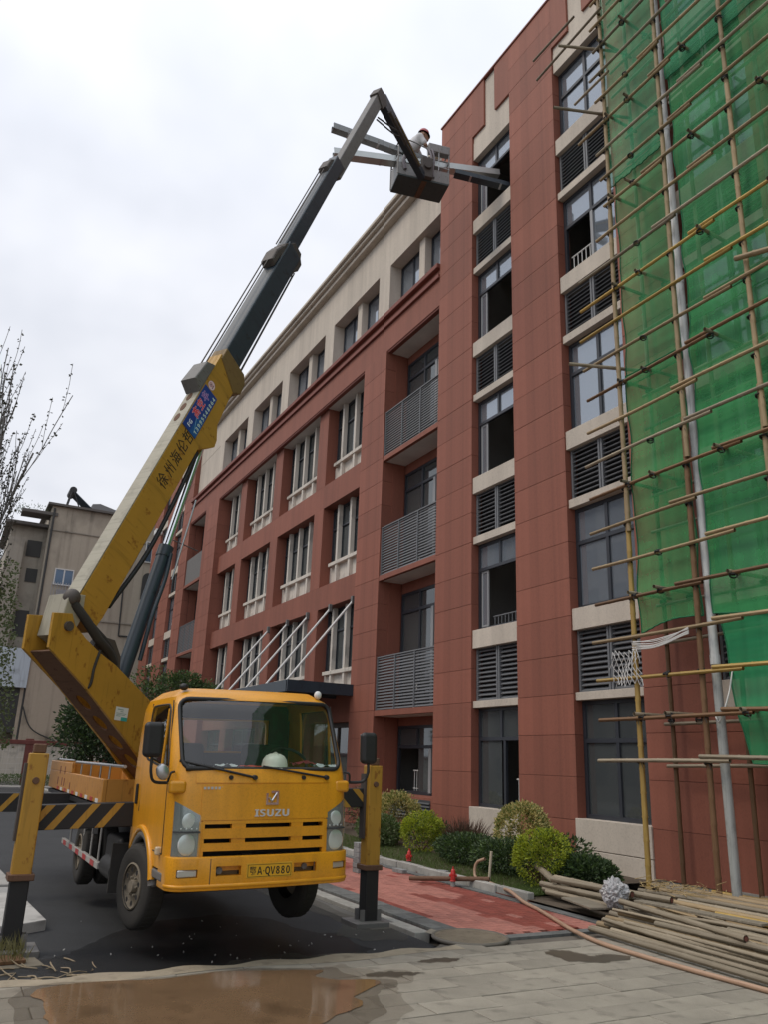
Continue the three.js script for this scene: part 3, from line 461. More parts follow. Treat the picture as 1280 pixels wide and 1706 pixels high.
function cabLoft(inset, y0, y1) {
  const N = 44, ys = [], pos = [], idx = []; for (let i = 0; i <= 18; i++) ys.push(lerp(y0, y1, i / 18));
  const ring = (y) => { const w = prof(HW, y) - inset, out = []; for (let i = 0; i <= 30; i++) { const t = -1 + 2 * i / 30, z = w * Math.sin(t * Math.PI / 2); out.push([frontX(y, z * (w + inset) / w) - inset, z]); } out[0][1] = -w; out[30][1] = w; const back = BACK + inset + (y > 2.3 ? 0.1 * ((y - 2.3) / 0.25) ** 2 : 0); for (let i = 0; i <= 12; i++) out.push([back, w * (1 - 2 * i / 12)]); return out; };
  const rings = ys.map(ring), n = rings[0].length;
  rings.forEach((r, k) => r.forEach(([x, z]) => pos.push(x, ys[k], z)));
  for (let k = 0; k < 18; k++) for (let i = 0; i < n; i++) { const a = k * n + i, b = k * n + (i + 1) % n; idx.push(a, a + n, b, b, a + n, b + n); }
  const c0 = pos.length / 3; pos.push(-0.8, y0, 0, -0.9, y1, 0);
  for (let i = 0; i < n; i++) { idx.push(c0, i, (i + 1) % n); idx.push(c0 + 1, 18 * n + (i + 1) % n, 18 * n + i); }
  const g = new THREE.BufferGeometry(); g.setAttribute('position', new THREE.Float32BufferAttribute(pos, 3)); g.setIndex(idx); g.computeVertexNormals();
  g.setAttribute('uv', new THREE.Float32BufferAttribute(new Float32Array(pos.length / 3 * 2), 2)); return g;
}
// a plate that follows the front of the cab between y0 and y1 (numbers or functions of z)
function frontPlate(z0, z1, y0, y1, off = 0.006, th = 0.03, nz = 14, ny = 4, sheet = false) {
  const Y0 = typeof y0 === 'function' ? y0 : () => y0, Y1 = typeof y1 === 'function' ? y1 : () => y1, P = (i, j, o) => { const z = lerp(z0, z1, i / nz), y = lerp(Y0(z), Y1(z), j / ny); return [frontX(y, z) + o, y, z]; };
  const pos = [], quad = (a, b, c, d) => pos.push(...a, ...b, ...c, ...a, ...c, ...d);
  for (let i = 0; i < nz; i++) for (let j = 0; j < ny; j++) { quad(P(i, j, off), P(i, j + 1, off), P(i + 1, j + 1, off), P(i + 1, j, off)); if (!sheet) quad(P(i, j, off - th), P(i + 1, j, off - th), P(i + 1, j + 1, off - th), P(i, j + 1, off - th)); }
  if (!sheet) for (let i = 0; i < nz; i++) { quad(P(i, 0, off - th), P(i, 0, off), P(i + 1, 0, off), P(i + 1, 0, off - th)); quad(P(i, ny, off), P(i, ny, off - th), P(i + 1, ny, off - th), P(i + 1, ny, off)); }
  if (!sheet) for (let j = 0; j < ny; j++) { quad(P(0, j, off), P(0, j, off - th), P(0, j + 1, off - th), P(0, j + 1, off)); quad(P(nz, j, off - th), P(nz, j, off), P(nz, j + 1, off), P(nz, j + 1, off - th)); }
  const g = new THREE.BufferGeometry(); g.setAttribute('position', new THREE.Float32BufferAttribute(pos, 3)); g.computeVertexNormals(); return BGU.toCreasedNormals(worldUV(g), 0.6);
}
const roundRect = (x0, x1, y0, y1, r, n = 6) => { const o = []; for (const [cx, cy, a] of [[x1 - r, y0 + r, -Math.PI / 2], [x1 - r, y1 - r, 0], [x0 + r, y1 - r, Math.PI / 2], [x0 + r, y0 + r, Math.PI]]) for (let i = 0; i <= n; i++) o.push([cx + r * Math.cos(a + i / n * Math.PI / 2), cy + r * Math.sin(a + i / n * Math.PI / 2)]); return o; };
const WS = { z0: -0.795, z1: 0.795, y0: 1.79, y1: 2.435 };
let cab;
{
  const ev = new Evaluator(); ev.useGroups = false; ev.attributes = ['position', 'normal', 'uv'];
  const br = (g) => { if (!g.attributes.uv) g.setAttribute('uv', new THREE.Float32BufferAttribute(new Float32Array(g.attributes.position.count * 2), 2)); const b = new Brush(g); b.updateMatrixWorld(); return b; };
  let c = br(cabLoft(0, 0.92, 2.55)); const cut = (g) => { c = ev.evaluate(c, br(g), SUBTRACTION); };
  cut(cabLoft(0.035, 0.88, 2.515));
  const along = (pts, d) => new THREE.ExtrudeGeometry(new THREE.Shape(pts.map((p) => new THREE.Vector2(...p))), { depth: d, bevelEnabled: false });
  cut(windShape2(along));
  const door = [[-0.3, 1.83], [-0.36, 1.95], [-0.52, 2.33], [-0.62, 2.38], [-1.28, 2.38], [-1.3, 1.92], [-1.2, 1.86], [-0.6, 1.8], [-0.42, 1.74]];
  cut(along(door, 2.6).translate(0, 0, -1.3));
  cut(new THREE.CylinderGeometry(0.53, 0.53, 3, 36).rotateX(Math.PI / 2).translate(-1.1, 0.66, 0)); cut(new THREE.BoxGeometry(0.9, 0.5, 3).translate(-1.6, 0.7, 0));
  cut(new THREE.BoxGeometry(0.5, 0.36, 1.22).translate(0, 1.16, 0));
  cut(along(roundRect(-0.55, 0.55, 1.95, 2.28, 0.05), 0.4).rotateY(Math.PI / 2).translate(BACK - 0.2, 0, 0));
  let g = c.geometry; g = worldUV(g); g = BGU.toCreasedNormals(g, 0.55); cab = cp(trk, 'cab', g, MAT.yellow);
  function windShape2(al) { return al(roundRect(WS.z0, WS.z1, WS.y0, WS.y1, 0.085), 0.9).rotateY(Math.PI / 2).translate(-0.55, 0, 0); }
  const paneM = M([0.8, 0.845, 0.83], 0.02, { transmission: 1, thickness: 0, ior: 1.7 });
  cp(trk, 'windscreen', frontPlate(WS.z0 - 0.01, WS.z1 + 0.01, WS.y0 - 0.01, WS.y1 + 0.01, -0.012, 0.006, 24, 10, true), paneM);
  // black rubber surround
  const rimPts = roundRect(WS.z0, WS.z1, WS.y0, WS.y1, 0.085, 8).map(([z, y]) => [frontX(y, z) + 0.002, y, z]); rimPts.push(rimPts[0]);
  cp(trk, 'windscreen_seal', new THREE.TubeGeometry(new THREE.CatmullRomCurve3(rimPts.map((p) => V(...p)), true), 150, 0.021, 6, true), MAT.black);
  for (const s of [1, -1]) {
    const d = cp(trk, 'door', merge([worldUV(new THREE.ShapeGeometry(new THREE.Shape(door.map((p) => new THREE.Vector2(...p)))).translate(0, 0, s * 0.856))]), paneM);
    const seam = (p, q) => rod([p[0], p[1], s * (prof(HW, p[1]) + 0.001)], [q[0], q[1], s * (prof(HW, q[1]) + 0.001)], 0.006, 0.006, 5);
    cp(d, 'door_seam', merge([seam([-0.26, 1.05], [-0.26, 1.76]), seam([-0.26, 1.76], [-0.5, 2.42]), seam([-1.36, 1.35], [-1.36, 2.42]), seam([-0.62, 1.05], [-0.26, 1.05])]), MAT.black);
    cp(d, 'window_seal', new THREE.TubeGeometry(new THREE.CatmullRomCurve3(door.map(([x, y]) => V(x, y, s * (prof(HW, y) - 0.004))), true, 'catmullrom', 0.1), 80, 0.013, 5, true), MAT.black);
    cp(d, 'quarter_post', rod([-0.56, 1.8, s * 0.882], [-0.56, 2.34, s * 0.852], 0.014), MAT.yellow);
    cp(d, 'handle', rb(0.035, 0.2, 0.03, 0.012, 2).translate(-1.47, 1.51, s * 0.9), MAT.black);
    cp(trk, 'side_indicator', rb(0.06, 0.07, 0.06, 0.015, 2).translate(-0.34, 1.07, s * 0.9), M([0.6, 0.5, 0.35], 0.3));
    // wheel arch lip, step and mudguard
    const arc = []; for (let i = 0; i <= 14; i++) { const a = 0.25 + i / 14 * 2.2; arc.push([-1.1 + 0.545 * Math.cos(a), 0.66 + 0.545 * Math.sin(a), s * 0.885]); }
    cp(trk, 'arch_lip', tube(arc, 0.035, 40, 6), MAT.yellow); cp(trk, 'mudguard', tube(arc.map(([x, y, z]) => [x * 0.96 - 0.04, y - 0.055, z - s * 0.02]), 0.045, 40, 6), MAT.greyMetal);
    cp(trk, 'step', rb(0.42, 0.08, 0.12, 0.02, 2).translate(-0.42, 0.86, s * 0.83), MAT.greyMetal);
  }
  // hood, cowl, grille bars
  const seamY = (y, z0, z1) => { const p = []; for (let i = 0; i <= 16; i++) { const z = lerp(z0, z1, i / 16); p.push([frontX(y, z) + 0.001, y, z]); } return tube(p, 0.006, 32, 5); };
  cp(trk, 'hood', frontPlate(-0.635, 0.62, 1.345, 1.655, 0.007, 0.04, 24, 5), MAT.yellow);
  cp(trk, 'cowl', frontPlate(-0.66, 0.68, 1.668, 1.755, 0.006, 0.04, 24, 3), MAT.yellow);
  const gr = cp(trk, 'grille', merge([frontPlate(-0.6, 0.6, 1.19, 1.275, 0.014, 0.05, 20, 3), frontPlate(-0.6, 0.6, 1.085, 1.152, 0.014, 0.05, 20, 3), frontPlate(-0.6, 0.6, 1.312, 1.34, 0.006, 0.05, 20, 1), frontPlate(-0.63, -0.58, 1.04, 1.335, 0.008, 0.05, 2, 3), frontPlate(0.58, 0.63, 1.04, 1.335, 0.008, 0.05, 2, 3), ...[[0.2, 0.33], [-0.37, -0.25]].map(([a, b]) => frontPlate(a, b, 1.13, 1.33, 0.004, 0.05, 3, 3))]), MAT.yellow);
  cp(gr, 'radiator', bx(-0.22, -0.2, 0.9, 1.34, -0.62, 0.62), MAT.black); cp(gr, 'lower_bar', merge([rod([-0.08, 1.03, -0.6], [-0.08, 1.03, 0.6], 0.018), bx(-0.1, -0.06, 0.96, 1.03, -0.2, -0.1), bx(-0.1, -0.06, 0.96, 1.05, 0.1, 0.2)]), MAT.black);
  // headlights: dark body under clear glass, reflectors inside
  for (const s of [1, -1]) {
    const top = (z) => 1.385 + 0.12 * (Math.abs(z) - 0.62) / 0.22, z0 = s * 0.625, z1 = s * 0.845;
    const bowl = cp(trk, 'headlight', frontPlate(Math.min(z0, z1), Math.max(z0, z1), 1.045, top, 0.003, 0.03, 8, 6), M([0.3, 0.325, 0.32], 0.22, { metal: 0.6 }));
    cp(bowl, 'lens', frontPlate(Math.min(z0, z1), Math.max(z0, z1), 1.045, top, 0.04, 0.006, 8, 6, true), M([0.85, 0.9, 0.89], 0.04, { transmission: 1, thickness: 0, metal: 0.06 }));
    const ref = (y, z, r) => { const x = frontX(y, z); return new THREE.SphereGeometry(r, 24, 14).scale(0.12, 1.1, 1).translate(x + 0.004, y, z); };
    cp(bowl, 'reflector', merge([ref(1.145, s * 0.725, 0.085), ref(1.34, s * 0.725, 0.062)]), M([0.8, 0.81, 0.8], 0.22, { metal: 0.5 }));
    cp(bowl, 'divider', frontPlate(Math.min(z0, z1), Math.max(z0, z1), 1.243, 1.256, 0.042, 0.05, 6, 1), MAT.louverDark);
    for (let i = 0; i < 4; i++) { const z = s * (0.655 + i * 0.044), y = 1.275; cp(bowl, 'indicator_bulb', new THREE.SphereGeometry(0.009, 8, 6).translate(frontX(y, z) + 0.02, y, z), MAT.white); }
  }
  // bumper with cut-outs
  {
    const w = 0.87, f = 0.06, out = []; for (let i = 0; i <= 40; i++) { const t = -1 + i / 20, z = w * Math.sin(t * Math.PI / 2) , a = Math.abs(z), c = w - 0.16; let x = f - 0.04 * (Math.min(a, c) / c) ** 2; if (a > c) x -= 0.16 - Math.sqrt(Math.max(0, 0.0256 - (a - c) ** 2)); out.push([x, z]); }
    out.push([-0.36, w], [-0.36, w - 0.03]); for (let i = 40; i >= 0; i--) out.push([out[i][0] - 0.04, out[i][1] * 0.965]); out.push([-0.36, -w + 0.03], [-0.36, -w]);
    const bg = new THREE.ExtrudeGeometry(new THREE.Shape(out.map(([x, z]) => new THREE.Vector2(x, -z))), { depth: 0.25, bevelEnabled: true, bevelSize: 0.012, bevelThickness: 0.014, bevelSegments: 2 }).rotateX(-Math.PI / 2).translate(0, 0.78, 0);
    let b = br(bg); const cutB = (z0, z1, y0, y1) => { b = ev.evaluate(b, br(new THREE.BoxGeometry(0.5, y1 - y0, z1 - z0).translate(0, (y0 + y1) / 2, (z0 + z1) / 2)), SUBTRACTION); };
    cutB(0.24, 0.47, 0.885, 0.965); cutB(-0.5, -0.27, 0.885, 0.965); cutB(0.63, 0.81, 0.878, 0.945); cutB(-0.83, -0.68, 0.89, 0.955);
    const bm = cp(trk, 'bumper', BGU.toCreasedNormals(worldUV(b.geometry), 0.6), MAT.yellow); 
    cp(bm, 'lower_lip', (() => { const p = out.slice(0, 41).map(([x, z]) => [x + 0.006, 0.805, z]); return tube(p, 0.02, 60, 6); })(), MAT.yellow);
    const fog = M([0.55, 0.55, 0.52], 0.12, { metal: 0.5 });
    cp(bm, 'fog_light', rb(0.03, 0.06, 0.172, 0.01, 2).translate(0.012, 0.912, 0.72), fog); cp(bm, 'fog_light', rb(0.03, 0.058, 0.14, 0.01, 2).rotateY(0.35).translate(-0.02, 0.922, -0.755), fog);
    cp(bm, 'tow_hook', rod([-0.02, 0.925, 0.43], [0.02, 0.925, 0.43], 0.03, 0.03, 12), MAT.greyMetal); cp(bm, 'tow_hook', rod([-0.03, 0.925, -0.4], [0.0, 0.925, -0.4], 0.028, 0.028, 12), MAT.greyMetal);
    cp(bm, 'tow_recess', merge([bx(-0.12, -0.1, 0.87, 0.98, 0.22, 0.49), bx(-0.12, -0.1, 0.87, 0.98, -0.52, -0.25)]), M([0.3, 0.2, 0.1], 0.8));
    cp(bm, 'bumper_seam', merge([0.52, -0.48].map((z) => rod([0.062 - 0.012, 0.8, z], [0.05, 1.03, z], 0.004, 0.004, 5))), MAT.brownMetal);
    // licence plate
    const cv = document.createElement('canvas'); cv.width = 512; cv.height = 144; const x = cv.getContext('2d'); x.fillStyle = '#d9a51f'; x.fillRect(0, 0, 512, 144); x.strokeStyle = '#1c1a12'; x.lineWidth = 5; x.strokeRect(9, 9, 494, 126);
    x.fillStyle = '#17150f'; x.font = 'bold 108px sans-serif'; x.textBaseline = 'middle'; x.textAlign = 'center'; const put = (s, X, sx = 0.82) => { x.save(); x.translate(X, 76); x.scale(sx, 1.06); x.fillText(s, 0, 0); x.restore(); };
    put('A', 142); x.beginPath(); x.arc(188, 76, 7, 0, 7); x.fill(); 'QV880'.split('').forEach((s, i) => put(s, 232 + i * 59));
    x.lineWidth = 7; strokes(x, GLYPH.e, 28, 26, 72, 92);
    const pm = new THREE.MeshStandardMaterial({ roughness: 0.5 }); const ct = new THREE.CanvasTexture(cv); ct.colorSpace = THREE.SRGBColorSpace; pm.map = ct;
    const pg = cp(bm, 'licence_plate', rb(0.012, 0.125, 0.44, 0.004).translate(0.066, 0.915, -0.03), M([0.6, 0.36, 0.03], 0.5)); cp(pg, 'plate_print', new THREE.PlaneGeometry(0.43, 0.115).rotateY(Math.PI / 2).translate(0.0735, 0.915, -0.03), pm);
  }
  // badge and lettering
  cp(trk, 'badge', (() => { const z = -0.045, y = 1.535, s = 0.062, X = frontX(y, z) + 0.008, b = (a, c, d, e) => bx(X, X + 0.014, y + c, y + e, z + a, z + d); const t1 = rod([X + 0.007, y + 0.005, z + 0.03], [X + 0.007, y - 0.03, z + 0.005], 0.011, 0.011, 6), t2 = rod([X + 0.007, y - 0.03, z + 0.005], [X + 0.007, y + 0.045, z - 0.045], 0.011, 0.011, 6); return merge([b(-s, -s, s, -s + 0.02), b(-s, s - 0.02, s - 0.05, s), b(-s, -s + 0.02, -s + 0.02, s - 0.02), b(s - 0.02, -s + 0.02, s, s - 0.02), t1, t2]); })(), MAT.chrome);
  const font = await new FontLoader().loadAsync('fonts/droid/droid_sans_bold.typeface.json');
  { const g = new TextGeometry('ISUZU', { font, size: 0.062, depth: 0.012, bevelEnabled: false, curveSegments: 4 }); g.scale(1.42, 1, 1); g.computeBoundingBox(); const w = g.boundingBox.max.x; g.translate(-w / 2, 0, 0).rotateY(Math.PI / 2).translate(frontX(1.4, -0.05) + 0.007, 1.372, -0.045); cp(trk, 'maker_lettering', worldUV(g), M([0.62, 0.63, 0.64], 0.35, { metal: 0.25 })); }
  cp(trk, 'model_lettering', (() => { const l = []; for (let i = 0; i < 7; i++) l.push(bx(frontX(1.625, 0.5) + 0.006, frontX(1.625, 0.5) + 0.011, 1.612, 1.634, 0.59 - i * 0.034, 0.612 - i * 0.034)); return merge(l); })(), M([0.5, 0.5, 0.48], 0.4));
  // mirrors
  const mir = (s, dx, dy) => { const z = s * 1.09 + dx, m = cp(trk, 'side_mirror', rb(0.09, 0.31, 0.18, 0.045, 4).translate(-0.1, 2.02 + dy, z), MAT.black); cp(m, 'mirror_glass', rb(0.01, 0.27, 0.15, 0.004).translate(-0.146, 2.02 + dy, z), MAT.chrome); cp(m, 'mirror_arm', merge([tube([[-0.1, 1.87 + dy, z], [-0.1, 1.75, z - s * 0.005], [-0.12, 1.68, z - s * 0.04], [-0.14, 1.665, s * 0.9], [-0.1, 1.66, s * 0.83]], 0.014, 30, 6), tube([[-0.14, 1.665, s * 0.92], [-0.12, 1.75, s * 0.9], [-0.16, 1.76, s * 0.86]], 0.011, 16, 6)]), MAT.black); return m; };
  const ml = mir(1, 0, 0.02); cp(ml, 'spot_mirror', new THREE.SphereGeometry(0.075, 16, 10).scale(0.45, 1, 0.8).rotateX(0.5).translate(-0.1, 1.76, 0.98), MAT.steel);
  mir(-1, -0.02, -0.02);
  for (const z of [0.84, -0.8]) cp(trk, 'mirror_mount', rb(0.1, 0.11, 0.16, 0.03, 3).translate(-0.1, 1.63, z * 1.0), MAT.yellow);
  // wipers
  const wiper = (za, ya, zb, yb, zp) => cp(trk, 'wiper', merge([tube([[frontX(ya, za) + 0.014, ya, za], [frontX((ya + yb) / 2, (za + zb) / 2) + 0.02, (ya + yb) / 2, (za + zb) / 2], [frontX(yb, zb) + 0.022, yb, zb]], 0.011, 20, 6), rod([frontX(yb, zb), yb, zb], [frontX(yb, zb) + 0.045, yb, zb], 0.025, 0.02, 10), rod([frontX(1.72, zp), 1.715, zp], [frontX(1.72, zp) + 0.03, 1.715, zp], 0.02, 0.02, 10)]), MAT.black);
  wiper(0.82, 1.86, 0.13, 1.715, 0.36); wiper(0.04, 1.815, -0.62, 1.715, -0.37);
  // roof lamps
  cp(trk, 'roof_lamp', new THREE.SphereGeometry(0.045, 14, 10).scale(1, 0.8, 1).translate(-0.62, 2.56, 0.72), MAT.black); cp(trk, 'roof_lamp', new THREE.SphereGeometry(0.04, 14, 10).scale(1, 1.1, 1).translate(-0.52, 2.535, -0.7), MAT.white);
  // inside: floor, dash, steering wheel, seats, rear wall lining
  const dark = M([0.03, 0.033, 0.032], 0.8, { t: 'mottle', s: 0.5 });
  cp(trk, 'dashboard', rb(0.42, 0.28, 1.6, 0.06, 3).translate(-0.34, 1.63, 0), dark); cp(trk, 'cab_floor', bx(-1.62, -0.15, 0.95, 1.15, -0.82, 0.82), dark);
  cp(trk, 'cab_lining', merge([bx(-1.63, -1.6, 1.1, 1.93, -0.82, 0.82), bx(-1.63, -1.6, 2.3, 2.48, -0.8, 0.8), bx(-1.63, -1.6, 1.93, 2.3, -0.82, -0.57), bx(-1.63, -1.6, 1.93, 2.3, 0.57, 0.82)]), dark);
  cp(trk, 'rear_pane', bx(-1.655, -1.649, 1.94, 2.29, -0.56, 0.56), MAT.glassClear);
  for (const z of [0.46, -0.46]) { const st = cp(trk, 'seat', rb(0.5, 0.14, 0.5, 0.05, 3).translate(-1.2, 1.4, z), dark); cp(st, 'backrest', rb(0.13, 0.62, 0.48, 0.05, 3).rotateZ(0.12).translate(-1.48, 1.72, z), dark); }
  cp(trk, 'steering_wheel', new THREE.TorusGeometry(0.2, 0.016, 8, 36).rotateY(Math.PI / 2).rotateZ(0.9).translate(-0.66, 1.86, -0.45), MAT.black);
}
// ---------------------------------------------------------------- wheels
const part0 = part;
function wheel(x, z, y, s, dual, steer = 0) {
  const part = (p, n, g, m) => part0(p, n, steer ? g.translate(-x, -y, -z).rotateY(steer).translate(x, y, z) : g, m);
  const r = 0.385, w = 0.2, w2 = w / 2, prof2 = [[0.2, -w2 * 0.8], [0.25, -w2], [0.33, -w2 * 1.02], [0.365, -w2 * 0.86], [r, -w2 * 0.62], [r, w2 * 0.62], [0.365, w2 * 0.86], [0.33, w2 * 1.02], [0.25, w2], [0.2, w2 * 0.8]];
  const lathe = () => new THREE.LatheGeometry(prof2.map(([a, b]) => new THREE.Vector2(a, b)), 44).rotateX(Math.PI / 2);
  const m = part(trk, 'wheel', merge(dual ? [lathe(), lathe().translate(0, 0, -s * 0.24)] : [lathe()]).translate(x, y, z), MAT.rubber);
  const groove = []; for (let i = 0; i < 36; i++) { const a = i / 36 * Math.PI * 2; groove.push(bx(-0.018, 0.018, -0.006, 0.004, -w2 * 0.6, w2 * 0.6).translate(0, r + 0.001, 0).rotateZ(a)); }
  part(m, 'tread', merge(dual ? [...groove, ...groove.map((g) => g.clone().translate(0, 0, -s * 0.24))] : groove).translate(x, y, z), MAT.rubber);
  const face = z + s * 0.07, rim = [[0.0, -0.05], [0.08, -0.05], [0.1, -0.03], [0.17, -0.055], [0.2, -0.01], [0.215, 0.025], [0.2, 0.03]];
  const rp = dual ? rim.map(([a, b]) => [a, a < 0.17 ? b - 0.09 : b]) : rim.map(([a, b]) => [a, a < 0.14 ? b + 0.03 : b]);
  part(m, 'rim', new THREE.LatheGeometry(rp.map(([a, b]) => new THREE.Vector2(Math.max(a, 0.001), b)), 40).rotateX(s * Math.PI / 2).translate(x, y, face), MAT.dirt);
  const nuts = []; for (let i = 0; i < 6; i++) { const a = i / 6 * 6.283; nuts.push(rod([x + 0.085 * Math.cos(a), y + 0.085 * Math.sin(a), face - s * 0.03], [x + 0.085 * Math.cos(a), y + 0.085 * Math.sin(a), face + s * 0.02], 0.014, 0.012, 6)); }
  part(m, 'hub', merge([rod([x, y, face - s * 0.05], [x, y, face + s * 0.035], 0.065, 0.055, 16), ...nuts]), MAT.dirt);
  const holes = []; for (let i = 0; i < 8; i++) { const a = i / 8 * 6.283 + 0.2; holes.push(new THREE.CircleGeometry(0.024, 12).rotateY(s > 0 ? 0 : Math.PI).translate(x + 0.15 * Math.cos(a), y + 0.15 * Math.sin(a), face - s * (dual ? 0.09 : -0.012) + s * 0.006)); }
  part(m, 'hand_hole', merge(holes), MAT.black);
}
wheel(-8.72, -2.0, 0.655, 1, false, 0.2); wheel(-8.72, -3.6, 0.69, -1, false, 0.2); wheel(-11.75, -1.95, 0.66, 1, true); wheel(-11.75, -3.66, 0.69, -1, true);
// ---------------------------------------------------------------- chassis, deck, boxes
part(trk, 'chassis_rail', merge([bx(-13.9, -7.9, 0.86, 1.05, -2.5, -2.4), bx(-13.9, -7.9, 0.86, 1.05, -3.2, -3.1), ...[-8.6, -9.6, -10.6, -11.75, -13].map((x) => bx(x - 0.06, x + 0.06, 0.88, 1.03, -3.1, -2.5)), rod([-8.72, 0.66, -3.5], [-8.72, 0.64, -2.1], 0.07), rod([-11.75, 0.66, -3.6], [-11.75, 0.66, -2.1], 0.11), new THREE.SphereGeometry(0.22, 16, 10).translate(-11.75, 0.66, -2.8), bx(-8.9, -8.2, 0.72, 0.95, -3.1, -2.6)]), MAT.black);
part(trk, 'deck', merge([bx(-15.0, -9.45, 1.25, 1.31, -3.82, -1.76), bx(-13.9, -9.45, 1.06, 1.25, -3.3, -2.3)]), MAT.black);
part(trk, 'fuel_tank', rbx(-10.5, -9.75, 0.55, 1.0, -2.38, -1.95, 0.06, 3), MAT.black); part(trk, 'air_tank', rod([-10.0, 0.7, -1.94], [-9.4, 0.7, -1.94], 0.13, 0.13, 18), MAT.black);
part(trk, 'mud_flap', bx(-9.42, -9.38, 0.5, 0.98, -2.15, -1.82), MAT.rubber);
{ // orange stowage tray along the right side with its rail
  const o = M([0.52, 0.235, 0.04], 0.45, { t: 'paint', s: 0.9 }), tr = part(trk, 'stowage_tray', merge([rbx(-15.0, -10.02, 1.33, 1.6, -1.8, -1.75, 0.01), rbx(-15.0, -12.6, 1.6, 1.74, -1.8, -1.75, 0.01), bx(-10.08, -10.02, 1.33, 1.6, -2.5, -1.8), bx(-15.0, -14.95, 1.33, 1.74, -2.5, -1.8), bx(-14.95, -10.08, 1.33, 1.36, -2.5, -1.8), bx(-12.7, -12.64, 1.36, 1.72, -2.45, -1.8), bx(-14.95, -10.08, 1.36, 1.7, -2.53, -2.5)]), o);
  const rl = [rod([-12.6, 1.75, -1.8], [-9.4, 1.75, -1.85], 0.018), rod([-14.2, 1.77, -1.77], [-12.6, 1.77, -1.77], 0.012)]; for (const x of [-12.2, -11.4, -10.7, -10.1]) rl.push(rod([x, 1.36, -1.82], [x, 1.75, -1.82], 0.012)); part(tr, 'hand_rail', merge(rl), MAT.steel);
  const dec = []; for (const [x, y] of [[-13.75, 1.62], [-13.25, 1.62], [-13.9, 1.46], [-13.45, 1.46], [-13.2, 1.46], [-12.6, 1.42]]) dec.push(bx(x - 0.035, x + 0.035, y - 0.055, y + 0.055, -1.749, -1.747)); part(tr, 'painted_mark', merge(dec), MAT.redTrim);
  for (let i = 0; i < 10; i++) part(tr, 'reflective_strip', bx(-13.9 + i * 0.39, -13.72 + i * 0.39, 1.335, 1.38, -1.7495, -1.745), i % 2 ? MAT.white : M([0.4, 0.04, 0.03], 0.5));
  part(trk, 'tray_bracket', merge([-13.2, -12.6, -11.9, -11.2, -10.5].map((x) => bx(x - 0.03, x + 0.03, 0.98, 1.33, -1.84, -1.78))), MAT.greyMetal);
}
{ // side guard with red and white strips
  const sg = part(trk, 'side_guard', merge([rbx(-13.2, -10.2, 0.63, 0.7, -1.88, -1.83, 0.008), ...[-12.6, -11.5, -10.9, -10.35].map((x) => rod([x, 0.69, -1.86], [x, 1.25, -1.86], 0.013))]), M([0.4, 0.385, 0.36], 0.6, { t: 'paint', s: 0.5 }));
  for (let i = 0; i < 5; i++) part(sg, 'reflective_strip', bx(-13 + i * 0.58, -12.75 + i * 0.58, 0.635, 0.695, -1.829, -1.826), M([0.42, 0.03, 0.03], 0.4));
}
// hazard striped beam along z: black beam, orange slanted bars as thin plates
function beam(parent, x, za, zb, yaL, yb, h, w, stripes, lab) {
  const L = zb - za, sl = Math.atan2(yb - yaL, L), m = new THREE.Matrix4().makeTranslation(x, (yaL + yb) / 2, (za + zb) / 2).multiply(new THREE.Matrix4().makeRotationX(-sl));
  const b = part(parent, 'outrigger_beam', rb(w, h, Math.hypot(L, yb - yaL), 0.01).applyMatrix4(m), MAT.black);
  for (const [z0, z1] of stripes) { const s = prism([[z0, -h / 2 + 0.004], [z0 + 0.085, -h / 2 + 0.004], [z0 + 0.085 + (z1 - z0), h / 2 - 0.004], [z1, h / 2 - 0.004]], 0.004).rotateY(-Math.PI / 2).translate(w / 2 + 0.004, 0, 0).applyMatrix4(m); part(b, 'hazard_stripe', s, MAT.yellowOld); }
  return b;
}
function jack(x, z, top, split, cap, bolt) {
  const j = part(trk, 'outrigger_leg', rbx(x - 0.09, x + 0.09, split, top, z - 0.09, z + 0.09, 0.012), MAT.yellowOld);
  part(j, 'leg_cap', rbx(x - 0.06, x + 0.06, top, top + 0.09, z - 0.06, z + 0.06, 0.015), MAT.rust);
  part(j, 'collar', rbx(x - 0.12, x + 0.12, split - 0.05, split + 0.01, z - 0.12, z + 0.12, 0.01), MAT.rust);
  part(j, 'inner_leg', rbx(x - 0.085, x + 0.085, 0.06, split, z - 0.085, z + 0.085, 0.012), MAT.black);
  part(j, 'foot', merge([new THREE.CylinderGeometry(0.1, 0.16, 0.05, 20).translate(x, 0.075, z), ...[-0.07, 0.07].map((d) => bx(x + d - 0.008, x + d + 0.008, 0.05, 0.22, z - 0.14, z + 0.14))]), MAT.greyMetal);
  part(j, 'base_plate', rbx(x - 0.22, x + 0.22, 0.0, 0.1, z - 0.25, z + 0.25, 0.008), MAT.greyMetal);
  part(j, 'bolt', rod([x + 0.085, bolt, z], [x + 0.11, bolt, z], 0.035, 0.03, 12), MAT.rust);
  part(j, 'side_plate', bx(x - 0.1, x + 0.02, split + 0.3, top - 0.1, z + 0.091, z + 0.115), MAT.brownMetal);
}
jack(-9.1, -0.93, 1.86, 0.74, 1, 1.6); jack(-9.4, -4.88, 1.85, 0.7, 1, 1.63);
beam(trk, -9.3, -2.3, -0.98, 1.29, 1.24, 0.24, 0.16, [[-0.02, -0.22], [0.22, 0.02], [0.46, 0.26], [0.66, 0.46]]);
beam(trk, -9.5, -4.88, -3.2, 1.47, 1.42, 0.22, 0.16, [[-0.86, -0.66], [-0.56, -0.36], [-0.26, -0.06]]);
beam(trk, -12.6, -2.3, -0.35, 1.22, 1.2, 0.24, 0.16, [[0.4, 0.2], [0.68, 0.48], [0.92, 0.72]]); beam(trk, -12.6, -5.0, -3.3, 1.2, 1.2, 0.24, 0.16, []);
